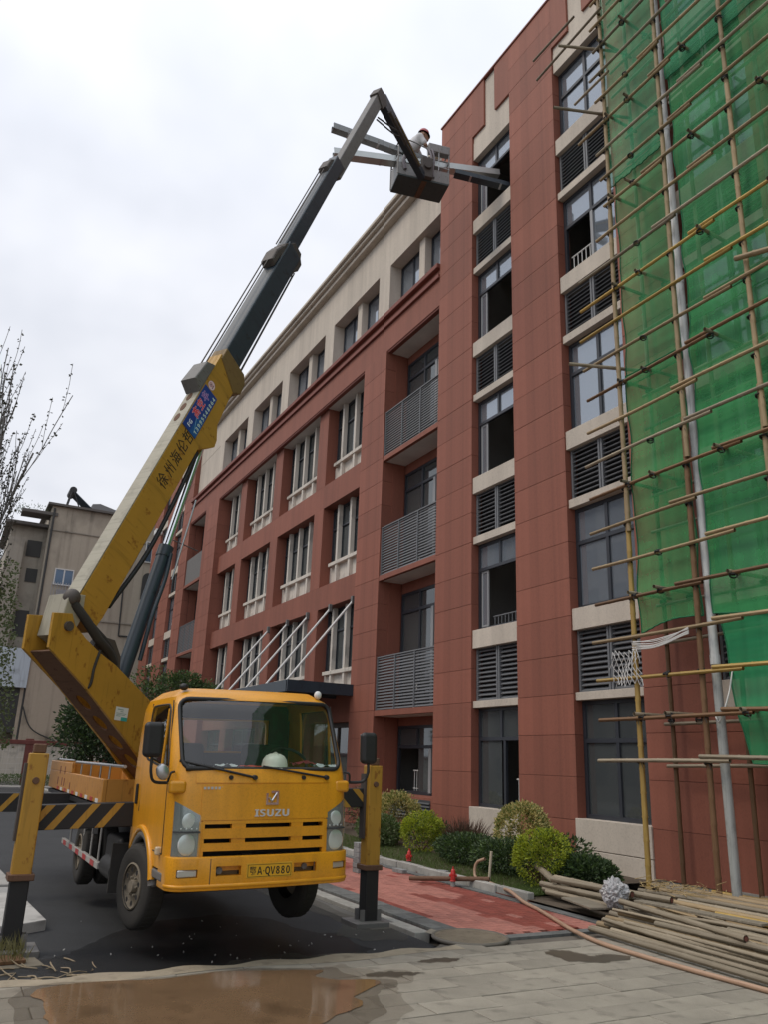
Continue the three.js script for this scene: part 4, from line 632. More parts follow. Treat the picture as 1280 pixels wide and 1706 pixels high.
jack(-12.6, -0.25, 1.8, 0.7, 1, 1.5); jack(-12.6, -5.02, 1.8, 0.7, 1, 1.5);
// ---------------------------------------------------------------- turntable, turret and boom, in the vertical plane of the boom
const BA = V(-11.03, 0, -2.86), BU = V(-0.5473, 0, -0.8369), BN = V(0.8369, 0, -0.5473);
const planeM = new THREE.Matrix4().makeBasis(BU, UPV, BN).setPosition(BA);                        // (along, up, across)
const ang = Math.atan2(0.901, 0.434), boomM = planeM.clone().multiply(new THREE.Matrix4().makeTranslation(-1.98, 3.41, 0)).multiply(new THREE.Matrix4().makeRotationZ(ang));
const tp = (parent, name, g, mat) => part(parent, name, g.applyMatrix4(planeM), mat), bp = (parent, name, g, mat) => part(parent, name, g.applyMatrix4(boomM), mat);
tp(trk, 'turntable', merge([rod([0, 1.3, 0], [0, 1.5, 0], 0.62, 0.62, 36), rod([0, 1.06, 0], [0, 1.3, 0], 0.5, 0.5, 30)]), MAT.black);
const plate = [[-2.49, 3.34], [-2.24, 3.37], [-2.18, 3.25], [-2.0, 3.12], [-1.77, 2.99], [-1.51, 2.88], [-0.98, 2.57], [0.1, 1.95], [0.3, 1.5], [-0.55, 1.5], [-1.15, 2.0], [-1.91, 2.58], [-2.49, 2.96]];
const tur = tp(trk, 'turret', merge([prism(plate, 0.03, 0.004).translate(0, 0, 0.19), prism(plate, 0.03, 0.004).translate(0, 0, -0.22)]), MAT.yellowOld);
{ // underside web with oval holes, head plates
  const a = [-2.4, 2.93], b = [-0.5, 1.52], L = Math.hypot(b[0] - a[0], b[1] - a[1]), th = Math.atan2(b[1] - a[1], b[0] - a[0]);
  const oval = (u) => Array.from({ length: 18 }, (_, i) => [u + 0.13 * Math.cos(i / 18 * 6.283), 0.075 * Math.sin(i / 18 * 6.283)]);
  const web = new THREE.Matrix4().makeTranslation(a[0], a[1], 0).multiply(new THREE.Matrix4().makeRotationZ(th));
  tp(tur, 'underside_plate', prism([[0, -0.19], [L, -0.19], [L, 0.19], [0, 0.19]], 0.02, 0, [0.85, 1.2, 1.55, 1.9].map(oval)).rotateX(Math.PI / 2).translate(0, 0.025, 0).applyMatrix4(web), MAT.rust);
  tp(tur, 'pivot_block', merge([prism([[-2.36, 3.12], [-2.2, 3.05], [-2.05, 3.36], [-2.05, 3.62], [-2.28, 3.6]], 0.32, 0.01).translate(0, 0, -0.16)]), MAT.boomTop);
  tp(tur, 'pivot_pin', rod([-2.28, 3.22, 0.2], [-2.28, 3.22, 0.26], 0.055, 0.055, 14), MAT.brownMetal); tp(tur, 'pivot_pin', rod([-2.28, 3.22, -0.27], [-2.28, 3.22, -0.2], 0.055, 0.055, 14), MAT.brownMetal);
  tp(tur, 'hose_run', merge([tube([[-2.2, 3.5, 0.16], [-2.02, 3.33, 0.2], [-1.8, 3.14, 0.2], [-1.58, 3.02, 0.16], [-1.45, 2.9, 0.12]], 0.055, 30, 8), tube([[-2.15, 3.52, 0.1], [-1.9, 3.3, 0.14], [-1.62, 3.12, 0.14], [-1.42, 2.95, 0.1]], 0.045, 24, 8), tube([[-1.78, 3.02, 0.23], [-1.84, 2.8, 0.235], [-1.86, 2.62, 0.235], [-1.88, 2.56, 0.2]], 0.016, 20, 6)]), MAT.rubber);
  tp(tur, 'drum_guard', prism([[-1.82, 3.06], [-1.7, 3.2], [-1.5, 3.18], [-1.38, 3.0], [-1.36, 2.8], [-1.5, 2.86]], 0.12, 0.006).translate(0, 0, 0.02), MAT.brownMetal);
  tp(tur, 'hose_cap', new THREE.SphereGeometry(0.1, 14, 10).scale(1, 1.1, 1).translate(-2.2, 3.56, 0.12), MAT.brownMetal);
  // white inspection label
  const cv = document.createElement('canvas'); cv.width = 256; cv.height = 200; const x = cv.getContext('2d'); x.fillStyle = '#d8dcd8'; x.fillRect(0, 0, 256, 200); x.fillStyle = '#8aa39a'; for (const [a2, b2, w, h] of [[40, 30, 120, 14], [100, 60, 60, 12], [24, 90, 200, 9], [24, 110, 180, 9], [24, 130, 90, 9]]) x.fillRect(a2, b2, w, h); x.fillStyle = '#3ba79c'; x.fillRect(130, 145, 126, 55);
  const t = new THREE.CanvasTexture(cv); t.colorSpace = THREE.SRGBColorSpace; tp(tur, 'label_plate', new THREE.PlaneGeometry(0.2, 0.155).rotateZ(-0.06).translate(-1.33, 2.33, 0.2265), new THREE.MeshStandardMaterial({ map: t, roughness: 0.5 }));
  // luffing cylinder
  const cyl = tp(trk, 'lift_cylinder', merge([rod([-1.2, 2.75, 0], [-0.71, 4.52, 0], 0.09, 0.09, 20), rod([-0.74, 4.4, 0], [-0.7, 4.55, 0], 0.102, 0.102, 20), tube([[-1.02, 3.0, 0.1], [-0.95, 3.55, 0.14], [-0.78, 4.1, 0.13], [-0.7, 4.45, 0.1]], 0.028, 20, 6)]), MAT.navy); tp(cyl, 'cylinder_rod', rod([-0.71, 4.52, 0], [-0.2, 6.35, 0], 0.055, 0.055, 20), MAT.chrome);
  tp(cyl, 'oil_line', rod([-0.66, 4.1, 0.13], [-0.36, 5.3, 0.12], 0.012), MAT.steel);
}
const boom = bp(trk, 'boom', prism([[-0.12, -0.19], [0.1, -0.22], [3.0, -0.235], [3.2, -0.4], [3.3, -0.47], [3.42, -0.45], [3.62, -0.33], [4.15, -0.29], [4.62, -0.3], [4.62, 0.225], [-0.1, 0.205]], 0.23, 0.008).translate(0, 0, -0.09), MAT.yellowOld);
bp(boom, 'top_plate', rbx(-0.06, 4.0, 0.212, 0.228, -0.096, 0.146, 0.004), MAT.boomTop);
bp(boom, 'head_cover', merge([prism([[3.74, 0.228], [3.82, 0.42], [4.24, 0.38], [4.34, 0.228]], 0.24, 0.02).translate(0, 0, -0.095)]), MAT.greyMetal);
const headM = M([0.2, 0.125, 0.04], 0.6, { t: 'paint', s: 0.5 }); bp(boom, 'head_frame', merge([prism([[4.3, -0.3], [4.42, -0.42], [4.64, -0.4], [4.76, -0.3], [4.78, 0.2], [4.55, 0.2]], 0.25, 0.015).translate(0, 0, -0.1)]), headM);
bp(boom, 'under_rail', merge([rbx(0.9, 3.0, -0.3, -0.24, -0.05, 0.05, 0.01), tube([[0.3, -0.26, 0.08], [1.2, -0.36, 0.1], [2.2, -0.34, 0.1], [3.0, -0.28, 0.1]], 0.03, 24, 6)]), MAT.black);
for (const l of [3.22, 3.44, 3.66]) bp(boom, 'top_hole', new THREE.CylinderGeometry(0.06, 0.06, 0.006, 18).scale(1.35, 1, 0.75).translate(l, 0.2295, 0), MAT.rust);
const sec2 = bp(boom, 'second_section', prism([[4.3, -0.19], [7.9, -0.19], [7.9, 0.19], [4.3, 0.19]], 0.23, 0.025).translate(0, 0, -0.115), MAT.navy); const sec3 = bp(boom, 'third_section', prism([[7.6, -0.06], [11.1, -0.04], [11.1, 0.24], [7.6, 0.23]], 0.18, 0.02).translate(0, 0, -0.09), MAT.navy); const sec4 = bp(boom, 'fourth_section', prism([[10.8, -0.13], [14.35, -0.12], [14.35, 0.15], [10.8, 0.13]], 0.14, 0.015).translate(0, 0, -0.07), MAT.greyMetal);
bp(sec2, 'section_collar', merge([prism([[7.1, 0.2], [7.14, 0.32], [7.42, 0.33], [7.62, 0.28], [7.75, 0.19]], 0.2, 0.03).translate(0, 0, -0.1), prism([[7.35, -0.2], [7.55, -0.22], [7.64, -0.27], [7.84, -0.27], [7.92, -0.19], [8.02, -0.15], [8.02, 0.08], [7.75, 0.24], [7.35, 0.19]], 0.235, 0.015).translate(0, 0, -0.12)]), MAT.brownMetal);
bp(sec3, 'section_collar', merge([prism([[10.45, 0.22], [10.5, 0.32], [10.8, 0.31], [10.95, 0.24], [11.16, 0.14], [11.16, -0.09], [10.9, -0.08], [10.55, -0.03]], 0.17, 0.02).translate(0, 0, -0.1)]), MAT.brownMetal);
for (const [a, b, c, d, n] of [[4.3, 0.3, 7.15, 0.31, -0.08], [4.3, 0.3, 7.15, 0.31, 0.02], [4.8, -0.29, 7.6, -0.27, 0.06], [4.85, -0.32, 7.6, -0.3, 0.0], [7.7, 0.3, 10.4, 0.32, -0.03], [7.7, 0.3, 10.4, 0.31, 0.05]]) bp(boom, 'wire_rope', rod([a, b, n], [c, d, n], 0.011, 0.011, 6), MAT.brownMetal);
bp(sec4, 'boom_head', merge([prism([[14.2, -0.16], [14.55, -0.22], [14.68, -0.06], [14.62, 0.17], [14.3, 0.19]], 0.2, 0.01).translate(0, 0, -0.1)]), MAT.brownMetal);
// jib down to the basket
{
  const jib = tp(sec4, 'jib', merge([prism([[4.28, 16.62], [4.5, 16.72], [6.6, 16.12], [6.6, 15.94], [4.36, 16.38]], 0.15, 0.012).translate(0, 0, -0.075)]), MAT.navy);
  tp(jib, 'jib_cylinder', merge([rod([4.62, 16.3, 0.12], [5.5, 16.08, 0.12], 0.045), rod([5.5, 16.08, 0.12], [6.2, 15.98, 0.12], 0.026)]), MAT.brownMetal); tp(jib, 'jib_strip', bx(5.2, 6.55, -0.02, 0.0, -0.03, 0.03).rotateZ(-0.277).translate(0.0, 17.92, 0.076).translate(0, -0.02, 0), M([0.3, 0.2, 0.06], 0.6));
  tp(jib, 'jib_hose', merge([tube([[4.1, 15.7, 0.12], [4.45, 15.75, 0.2], [4.8, 15.95, 0.16], [5.2, 16.2, 0.1]], 0.018, 20, 6), tube([[4.05, 15.6, 0.12], [4.5, 15.62, 0.22], [4.9, 15.85, 0.16], [5.2, 16.1, 0.1]], 0.018, 20, 6)]), MAT.rubber);
}
// ---------------------------------------------------------------- basket (long side at right angles to the facade)
const BK = { c: V(-15.05, 16.0, -8.55), a: V(0.207, 0, -0.978), b: V(-0.978, 0, -0.207) };          // a: towards the building, b: away from the camera
const bkM = new THREE.Matrix4().makeBasis(BK.a, UPV, BK.b.clone()).setPosition(BK.c);
function flipW(g) { g = g.index ? g.toNonIndexed() : g; for (const a of Object.values(g.attributes)) { const n = a.itemSize; for (let i = 0; i < a.count; i += 3) for (let k = 0; k < n; k++) { const p = (i + 1) * n + k, q = (i + 2) * n + k, t = a.array[p]; a.array[p] = a.array[q]; a.array[q] = t; } } return g; }
const kp = (parent, name, g, mat) => part(parent, name, flipW(g.applyMatrix4(bkM)), mat);
{
  const l = 0.68, w = 0.35, gM = M([0.25, 0.245, 0.24], 0.5, { t: 'paint', s: 0.6 }), fl = M([0.05, 0.068, 0.07], 0.6, { t: 'paint', s: 0.5 });
  const bk = kp(trk, 'basket', merge([rbx(-l, l, 0, 0.05, -w, w, 0.01)]), fl); bk.userData.label = 'grey working basket at the end of the boom';
  kp(bk, 'side_panel', merge([rbx(-l, l, 0.05, 0.4, -w, -w + 0.025, 0.006), rbx(-l, l, 0.05, 0.4, w - 0.025, w, 0.006), rbx(-l, -l + 0.025, 0.05, 0.6, -w + 0.026, w - 0.026, 0.006), rbx(l - 0.025, l, 0.05, 0.5, -w + 0.026, w - 0.026, 0.006)]), gM);
  const R = []; for (const [x, z] of [[-l, -w], [-l, w], [l, -w], [l, w], [0.1, w], [0.1, -w], [-0.35, w]]) R.push(rod([x, 0.05, z * 0.97], [x, 1.05, z * 0.97], 0.019));
  for (const y of [0.72, 1.05]) R.push(rod([-l, y, w * 0.97], [l, y, w * 0.97], 0.017), rod([l, y, -w * 0.97], [l, y, w * 0.97], 0.017), rod([0.1, y, -w * 0.97], [l, y, -w * 0.97], 0.017), rod([-l, y, -w * 0.97], [-l, y, w * 0.97], 0.017));
  R.push(tube([[-l, 1.05, -w], [-0.4, 1.12, -w], [0.0, 1.02, -w], [0.3, 0.92, -w]], 0.017, 24, 6)); kp(bk, 'hand_rail', merge(R), gM);
  kp(bk, 'cross_rail', merge([rod([0.1, 0.4, -w], [0.1, 1.0, -w], 0.017), rod([0.4, 0.4, -w], [0.4, 1.0, -w], 0.012), rod([-l, 0.6, -w], [l, 0.5, -w], 0.012)]), MAT.steel);
  kp(bk, 'control_box', rbx(0.12, l + 0.02, 0.95, 1.2, -w - 0.02, -w + 0.16, 0.02, 2), gM); kp(bk, 'mount', merge([rbx(-0.1, 0.2, 0.02, 0.62, -w - 0.14, -w - 0.001, 0.02), rod([0.05, 0.35, -w - 0.2], [0.05, 0.35, -w], 0.1, 0.1, 16)]), MAT.brownMetal);
  kp(bk, 'hanging_hose', merge([tube([[0.1, 0.95, -w - 0.04], [0.16, 0.7, -w - 0.1], [0.14, 0.35, -w - 0.08], [0.2, 0.1, -w - 0.04]], 0.03, 20, 6), tube([[0.2, 0.98, -w - 0.04], [0.24, 0.6, -w - 0.1], [0.22, 0.3, -w - 0.06], [0.26, 0.12, -w - 0.03]], 0.028, 20, 6), tube([[-0.56, 0.9, -w], [-0.48, 0.72, -w - 0.05], [-0.56, 0.45, -w - 0.05], [-0.5, 0.2, -w - 0.02]], 0.045, 20, 8)]), M([0.24, 0.22, 0.24], 0.8));
  kp(bk, 'floor_strip', rbx(-0.04, 0.1, -0.012, -0.001, -w + 0.02, w - 0.02, 0.003), MAT.rust);
}
// lettering on the boom: strokes as thin raised paint
bp(boom, 'lettering', (() => { const g = []; [['xu', 2.16], ['zhou', 2.39], ['hai', 2.6], ['lun', 2.81], ['zhe', 3.01]].forEach(([k, l]) => { const s = 0.175; for (const st of GLYPH[k]) for (let i = 1; i < st.length; i++) { const P = (q) => [l - s / 2 + q[0] * s, 0.02 + s * 0.62 - q[1] * s * 1.24, 0.1475], a = P(st[i - 1]), b = P(st[i]), d = Math.hypot(b[0] - a[0], b[1] - a[1]); g.push(new THREE.BoxGeometry(d + 0.008, 0.0135, 0.005).rotateZ(Math.atan2(b[1] - a[1], b[0] - a[0])).translate((a[0] + b[0]) / 2, (a[1] + b[1]) / 2, 0.149)); } }); return merge(g.map((q) => worldUV(q))); })(), M([0.035, 0.022, 0.015], 0.6));
{ // blue advertising sign on the side of the boom
  const cv = document.createElement('canvas'); cv.width = 1024; cv.height = 380; const x = cv.getContext('2d'); x.fillStyle = '#1c3f8f'; x.fillRect(0, 0, 1024, 380); x.fillStyle = '#1a5a9a'; x.fillRect(0, 200, 420, 180);
  x.strokeStyle = '#7fb4dc'; x.lineWidth = 12; x.beginPath(); x.moveTo(60, 300); x.lineTo(330, 190); x.stroke();
  x.fillStyle = '#e8eef4'; x.font = 'bold 120px sans-serif'; x.textBaseline = 'middle'; x.fillText('FG', 60, 120);
  const big = (k, X, col, out) => { x.lineJoin = 'round'; x.lineCap = 'round'; x.strokeStyle = out; x.lineWidth = 34; strokes(x, GLYPH[k], X, 26, 170, 190); x.strokeStyle = col; x.lineWidth = 19; strokes(x, GLYPH[k], X, 26, 170, 190); };
  big('gao', 330, '#d8263a', '#e6b6c4'); big('kong', 540, '#d8263a', '#e6b6c4'); big('che', 750, '#7a3f9a', '#c9b6dd');
  x.fillStyle = '#cfe3d4'; x.font = 'bold 112px sans-serif'; x.textAlign = 'center'; '13995548864'.split('').forEach((c, i) => x.fillText(c, 90 + i * 86, 318));
  const t = new THREE.CanvasTexture(cv); t.colorSpace = THREE.SRGBColorSpace; const sg = bp(boom, 'advert_sign', rbx(3.08, 3.93, -0.1, 0.205, 0.148, 0.156, 0.002), M([0.03, 0.07, 0.25], 0.5)); bp(sg, 'sign_print', new THREE.PlaneGeometry(0.84, 0.295).translate(3.505, 0.0525, 0.158), new THREE.MeshStandardMaterial({ map: t, roughness: 0.45 }));
  const c2 = document.createElement('canvas'); c2.width = c2.height = 128; const y = c2.getContext('2d'); y.fillStyle = '#7a4a1c'; y.fillRect(0, 0, 128, 128); y.fillStyle = '#e3c9cf'; y.beginPath(); y.arc(64, 64, 62, 0, 7); y.fill(); y.strokeStyle = '#a03038'; y.lineWidth = 7; y.beginPath(); y.arc(64, 50, 26, 0, 7); y.stroke(); y.fillStyle = '#5a2530'; y.beginPath(); y.arc(64, 50, 12, 0, 7); y.fill(); y.fillRect(34, 88, 60, 10);
  const t2 = new THREE.CanvasTexture(c2); t2.colorSpace = THREE.SRGBColorSpace; bp(boom, 'round_sticker', new THREE.CircleGeometry(0.075, 28).translate(4.02, 0.1, 0.1495), new THREE.MeshStandardMaterial({ map: t2, roughness: 0.5 }));
}
// things on the dashboard
{
  const D = (x, y, z) => V(x, y, z).applyMatrix4(cabM).toArray();
  const hb = thing('hard_hat', 'white hard hat lying on the dashboard behind the windscreen', 'hard hat', D(-0.22, 1.775, -0.19)); ORG.set(hb, V(0, 0, 0)); hb.position.set(...D(-0.26, 1.785, -0.15)); hb.scale.setScalar(1.0); 
  const hh = (g) => g; const prof3 = [[0.001, 0.15], [0.05, 0.147], [0.09, 0.128], [0.118, 0.09], [0.128, 0.045], [0.13, 0.012]];
  const addH = (n, g, m) => { const q = shade(new THREE.Mesh(g, m)); q.name = n; hb.add(q); };
  addH('shell', new THREE.LatheGeometry(prof3.map(([a, b]) => new THREE.Vector2(a, b)), 32).scale(1.1, 1, 0.98), M([0.85, 0.85, 0.72], 0.35)); addH('brim', new THREE.CylinderGeometry(0.148, 0.152, 0.012, 32).scale(1.15, 1, 1).translate(0.02, 0.01, 0), M([0.8, 0.8, 0.7], 0.4)); addH('ridge', new THREE.TorusGeometry(0.128, 0.011, 6, 24, 2.2).rotateZ(0.47).translate(0, 0.026, 0), M([0.6, 0.6, 0.5], 0.4));
  const loose = (name, g, mat, label, cat) => solo(name, g.applyMatrix4(cabM), mat, label, cat);
  const crumple = (w, d, h, s) => { const g = new THREE.PlaneGeometry(w, d, 14, 10).rotateX(-Math.PI / 2), p = g.attributes.position; for (let i = 0; i < p.count; i++) p.setY(i, h * (0.2 + fbm2(p.getX(i) / w + 0.5, p.getZ(i) / d + 0.5, 4, 4, s, 3))); g.computeVertexNormals(); return g; };
  loose('red_cloth', crumple(0.16, 0.3, 0.05, 3).translate(-0.2, 1.775, 0.13), M([0.5, 0.05, 0.025], 0.9), 'bright red folded cloth on the dashboard beside the white hard hat', 'cloth');
  loose('red_glove', crumple(0.16, 0.24, 0.1, 8).translate(-0.24, 1.775, -0.44), M([0.2, 0.02, 0.025], 0.9), 'dark red gloves bunched up on the dashboard before the steering wheel', 'gloves');
  loose('paper_bag', crumple(0.16, 0.26, 0.07, 5).translate(-0.2, 1.775, -0.66), M([0.6, 0.66, 0.66], 0.6), 'pale blue plastic bag on the driver side of the dashboard', 'bag');
  loose('paper_sheet', crumple(0.12, 0.42, 0.03, 6).translate(-0.14, 1.778, -0.28), M([0.7, 0.7, 0.66], 0.8), 'white sheets of paper along the foot of the windscreen', 'papers');
  loose('tissue_pack', crumple(0.14, 0.2, 0.06, 9).translate(-0.22, 1.775, 0.36), M([0.6, 0.63, 0.62], 0.7), 'small white tissue pack on the passenger side of the dashboard', 'tissues');
}
// ================================================================ person in the basket, and the channels he is passing in
function blobBody(bones, cell, k = 0.03) {                              // smooth union of tapered capsules, meshed
  const lo = V(1e9, 1e9, 1e9), hi = V(-1e9, -1e9, -1e9); for (const [p, q, a, b] of bones) for (const [c, r] of [[p, a], [q, b]]) { lo.min(V(...c).addScalar(-r - 0.03)); hi.max(V(...c).addScalar(r + 0.03)); }
  const c = lo.clone().add(hi).multiplyScalar(0.5), half = Math.max(hi.x - lo.x, hi.y - lo.y, hi.z - lo.z) / 2, n = Math.min(120, Math.ceil(2 * half / cell) + 4);
  const mc = new MarchingCubes(n, new THREE.MeshStandardMaterial(), false, false, 120000); mc.isolation = 0; const hs = n / 2, d = V(), e = V();
  const B = bones.map(([p, q, a, b]) => [V(...p), V(...q).sub(V(...p)), a, b]);
  for (let z = 0; z < n; z++) for (let y = 0; y < n; y++) for (let x = 0; x < n; x++) {
    d.set((x - hs) / hs, (y - hs) / hs, (z - hs) / hs).multiplyScalar(half).add(c); let f = 1e3;
    for (const [p, v, a, b] of B) { e.copy(d).sub(p); const t = Math.max(0, Math.min(1, e.dot(v) / Math.max(1e-9, v.lengthSq()))), g = e.addScaledVector(v, -t).length() - (a + (b - a) * t); const h = Math.max(k - Math.abs(f - g), 0) / k; f = Math.min(f, g) - h * h * k * 0.25; }
    mc.field[x + y * n + z * n * n] = -f;
  }
  mc.update(); const cnt = mc.count, g = new THREE.BufferGeometry(); g.setAttribute('position', new THREE.BufferAttribute(mc.positionArray.slice(0, cnt * 3), 3)); g.setAttribute('normal', new THREE.BufferAttribute(mc.normalArray.slice(0, cnt * 3), 3)); g.setAttribute('uv', new THREE.BufferAttribute(new Float32Array(cnt * 2), 2));
  g.scale(half, half, half).translate(c.x, c.y, c.z); g.computeBoundingBox(); return g;
}
{
  // body coordinates: x to the person's front (towards the building), y up, z to the left; stands on the basket floor
  const at = BK.c.clone().addScaledVector(BK.a, -0.4).addScaledVector(BK.b, 0.02).add(V(0, 0.05, 0));
  const pm = new THREE.Matrix4().makeBasis(BK.a, UPV, BK.b).setPosition(at).scale(V(1.07, 1.07, 1.07));
  const per = thing('person', 'person in white shirt, dark trousers and red helmet leaning forward in the raised basket', 'person', at.toArray());
  const pp = (n, g, m) => { return part(per, n, flipW(g.applyMatrix4(pm)), m); };
  const hip = [0, 0.9, 0], chest = [0.27, 1.27, 0], neck = [0.36, 1.42, 0], head = [0.46, 1.56, 0], shL = [0.3, 1.33, 0.18], shR = [0.3, 1.33, -0.18], elL = [0.46, 1.1, 0.22], elR = [0.44, 1.1, -0.22], wrL = [0.6, 0.98, 0.14], wrR = [0.58, 0.99, -0.15];
  const hand = (w, s) => { const o = [[w, [w[0] + 0.07, w[1] - 0.03, w[2]], 0.024, 0.03]]; for (let i = 0; i < 4; i++) { const z = w[2] + (i - 1.5) * 0.02, L = [0.05, 0.06, 0.056, 0.045][i]; o.push([[w[0] + 0.08, w[1] - 0.03, z], [w[0] + 0.08 + L, w[1] - 0.045, z], 0.01, 0.009], [[w[0] + 0.08 + L, w[1] - 0.045, z], [w[0] + 0.09 + L, w[1] - 0.085, z], 0.009, 0.008]); } o.push([[w[0] + 0.03, w[1] - 0.02, w[2] - s * 0.03], [w[0] + 0.075, w[1] - 0.06, w[2] - s * 0.05], 0.012, 0.01]); return o; };
  const skin = M([0.3, 0.17, 0.11], 0.6), arms = [[neck, head, 0.055, 0.06], [[0.45, 1.58, 0], [0.49, 1.55, 0], 0.095, 0.085], [[0.52, 1.5, 0], [0.54, 1.47, 0], 0.055, 0.05], [[0.575, 1.54, 0], [0.59, 1.515, 0], 0.014, 0.018], [[0.44, 1.56, 0.09], [0.44, 1.53, 0.09], 0.016, 0.012], [[0.44, 1.56, -0.09], [0.44, 1.53, -0.09], 0.016, 0.012], [elL, wrL, 0.042, 0.028], [elR, wrR, 0.042, 0.028], [shL, elL, 0.05, 0.042], [shR, elR, 0.05, 0.042], [chest, neck, 0.1, 0.06], [shL, shR, 0.06, 0.06], [hip, chest, 0.11, 0.12], ...hand(wrL, 1), ...hand(wrR, -1), [[0, 0.9, 0.08], [0.03, 0.48, 0.1], 0.08, 0.055], [[0.03, 0.48, 0.1], [-0.03, 0.08, 0.1], 0.055, 0.04], [[0, 0.9, -0.08], [-0.05, 0.48, -0.1], 0.08, 0.055], [[-0.05, 0.48, -0.1], [-0.12, 0.08, -0.1], 0.055, 0.04]];
  pp('body', blobBody(arms, 0.015, 0.03), skin);
  pp('shirt', blobBody([[[0.01, 0.93, 0.05], [0.25, 1.25, 0.07], 0.14, 0.15], [[0.01, 0.93, -0.05], [0.25, 1.25, -0.07], 0.14, 0.15], [chest, [0.33, 1.37, 0], 0.13, 0.085], [shL, shR, 0.085, 0.085], [shL, [0.42, 1.17, 0.215], 0.085, 0.075], [shR, [0.4, 1.17, -0.215], 0.085, 0.075]], 0.018, 0.05), M([0.66, 0.655, 0.66], 0.85));
  pp('trousers', blobBody([[[0, 0.9, 0.06], [0, 0.9, -0.06], 0.125, 0.125], [[0, 0.88, 0.09], [0.03, 0.48, 0.1], 0.11, 0.082], [[0.03, 0.48, 0.1], [-0.03, 0.07, 0.1], 0.082, 0.07], [[0, 0.88, -0.09], [-0.05, 0.48, -0.1], 0.11, 0.082], [[-0.05, 0.48, -0.1], [-0.12, 0.07, -0.1], 0.082, 0.07]], 0.018, 0.04), M([0.022, 0.03, 0.022], 0.9));
  for (const [x, z] of [[0.02, 0.1], [-0.07, -0.1]]) pp('shoe', rb(0.26, 0.09, 0.1, 0.04, 3).translate(x, 0.045, z), MAT.black);
  const hel = pp('helmet', new THREE.LatheGeometry([[0.001, 0.145], [0.05, 0.14], [0.09, 0.12], [0.115, 0.08], [0.125, 0.03], [0.127, 0.0]].map(([a, b]) => new THREE.Vector2(a, b)), 28).scale(1.1, 1, 0.95).rotateZ(-0.35).translate(0.455, 1.61, 0), M([0.36, 0.022, 0.022], 0.35));
  part(hel, 'helmet_brim', new THREE.CylinderGeometry(0.13, 0.133, 0.012, 28).scale(1.22, 1, 0.98).rotateZ(-0.35).translate(0.475, 1.605, 0).applyMatrix4(pm).clone(), M([0.34, 0.02, 0.02], 0.4));
}
{ // metal channels reaching through the basket into the window
  const chan = (a, b, w, h, mat, label) => {
    a = V(...a); b = V(...b); const L = a.distanceTo(b), o = thing('metal_channel', label, 'metal channel', a.toArray());
    const q = new THREE.Matrix4().lookAt(a, b, UPV).setPosition(a), t = 0.012;
    const g = merge([bx(-w / 2, w / 2, -h / 2, -h / 2 + t, -L, 0), bx(-w / 2, -w / 2 + t, -h / 2 + t, h / 2, -L, 0), bx(w / 2 - t, w / 2, -h / 2 + t, h / 2, -L, 0), bx(-w / 2 + t, -w / 2 + 0.05, h / 2 - t, h / 2, -L, 0), bx(w / 2 - 0.05, w / 2 - t, h / 2 - t, h / 2, -L, 0)]);
    part(o, 'channel', g.applyMatrix4(q), mat); const e = []; for (let z = 0.4; z < L - 0.2; z += 0.8) e.push(bx(-w / 2 - 0.004, w / 2 + 0.004, -h / 2 - 0.004, -h / 2 - 0.001, -z - 0.05, -z)); part(o, 'joint_strap', merge(e).applyMatrix4(q), MAT.steel);
  };
  const zinc = M([0.55, 0.58, 0.57], 0.32, { metal: 0.6, t: 'clean', s: 0.8 }), grey = M([0.27, 0.285, 0.29], 0.5, { metal: 0.3, t: 'paint', s: 0.8 });
  chan([-15.55, 16.5, -6.3], [-14.44, 16.88, -10.6], 0.24, 0.17, zinc, 'bright galvanised metal channel running through the basket into the top window');
  chan([-15.35, 17.07, -6.15], [-15.05, 16.95, -8.8], 0.2, 0.16, grey, 'dark grey metal channel sticking out behind the boom, topmost in the basket');
  chan([-14.55, 16.45, -9.3], [-13.95, 16.2, -10.9], 0.22, 0.12, MAT.navy, 'black metal channel slanting from the basket onto the window sill');
}
// ================================================================ bamboo scaffold on the right, with green netting
function bambooGeo(L, r, bend = 0, seg = 8, node = 0.34) {
  const pts = [], n = Math.max(2, Math.round(L / node)); for (let i = 0; i <= n; i++) { const y = L * i / n; if (i > 0 && i < n) pts.push([r * 0.97, y - 0.03], [r * 1.15, y - 0.006], [r * 1.02, y + 0.012]); else pts.push([r, y]); }
  const g = new THREE.LatheGeometry(pts.map(([a, b]) => new THREE.Vector2(a, b)), seg), p = g.attributes.position, uv = g.attributes.uv;
  for (let i = 0; i < p.count; i++) { const t = p.getY(i) / L; p.setX(i, p.getX(i) + bend * 4 * t * (1 - t)); uv.setXY(i, uv.getX(i) * 0.3, p.getY(i)); }
  g.computeVertexNormals(); return g;
}
const BAM = { fresh: tones([0.5, 0.34, 0.095], 0.14, 3, 0.5, { t: 'wood', s: 0.3, s2: 1.7 }), tan: tones([0.38, 0.285, 0.165], 0.16, 3, 0.6, { t: 'wood', s: 0.3, s2: 1.7 }), grey: tones([0.33, 0.285, 0.215], 0.22, 4, 0.7, { t: 'wood', s: 0.3, s2: 1.3 }), brown: tones([0.19, 0.105, 0.05], 0.15, 3, 0.65, { t: 'wood', s: 0.3, s2: 1.7 }) };
function pole(parent, name, p, q, r, mats, bend = 0) { p = V(...p); q = V(...q); const L = p.distanceTo(q), g = bambooGeo(L, r, bend); g.applyQuaternion(new THREE.Quaternion().setFromUnitVectors(UPV, q.clone().sub(p).normalize())).translate(p.x, p.y, p.z); return part(parent, name, g, pick(mats)); }
const zO = -9.65, zI = -10.28, LIFT = 0.637, LV = (i) => 0.77 + LIFT * i;
const scf = thing('bamboo_scaffold', 'tall bamboo scaffold lashed from upright and level poles before the right of the facade', 'scaffold', [-7.6, 0.2, -9.95]);
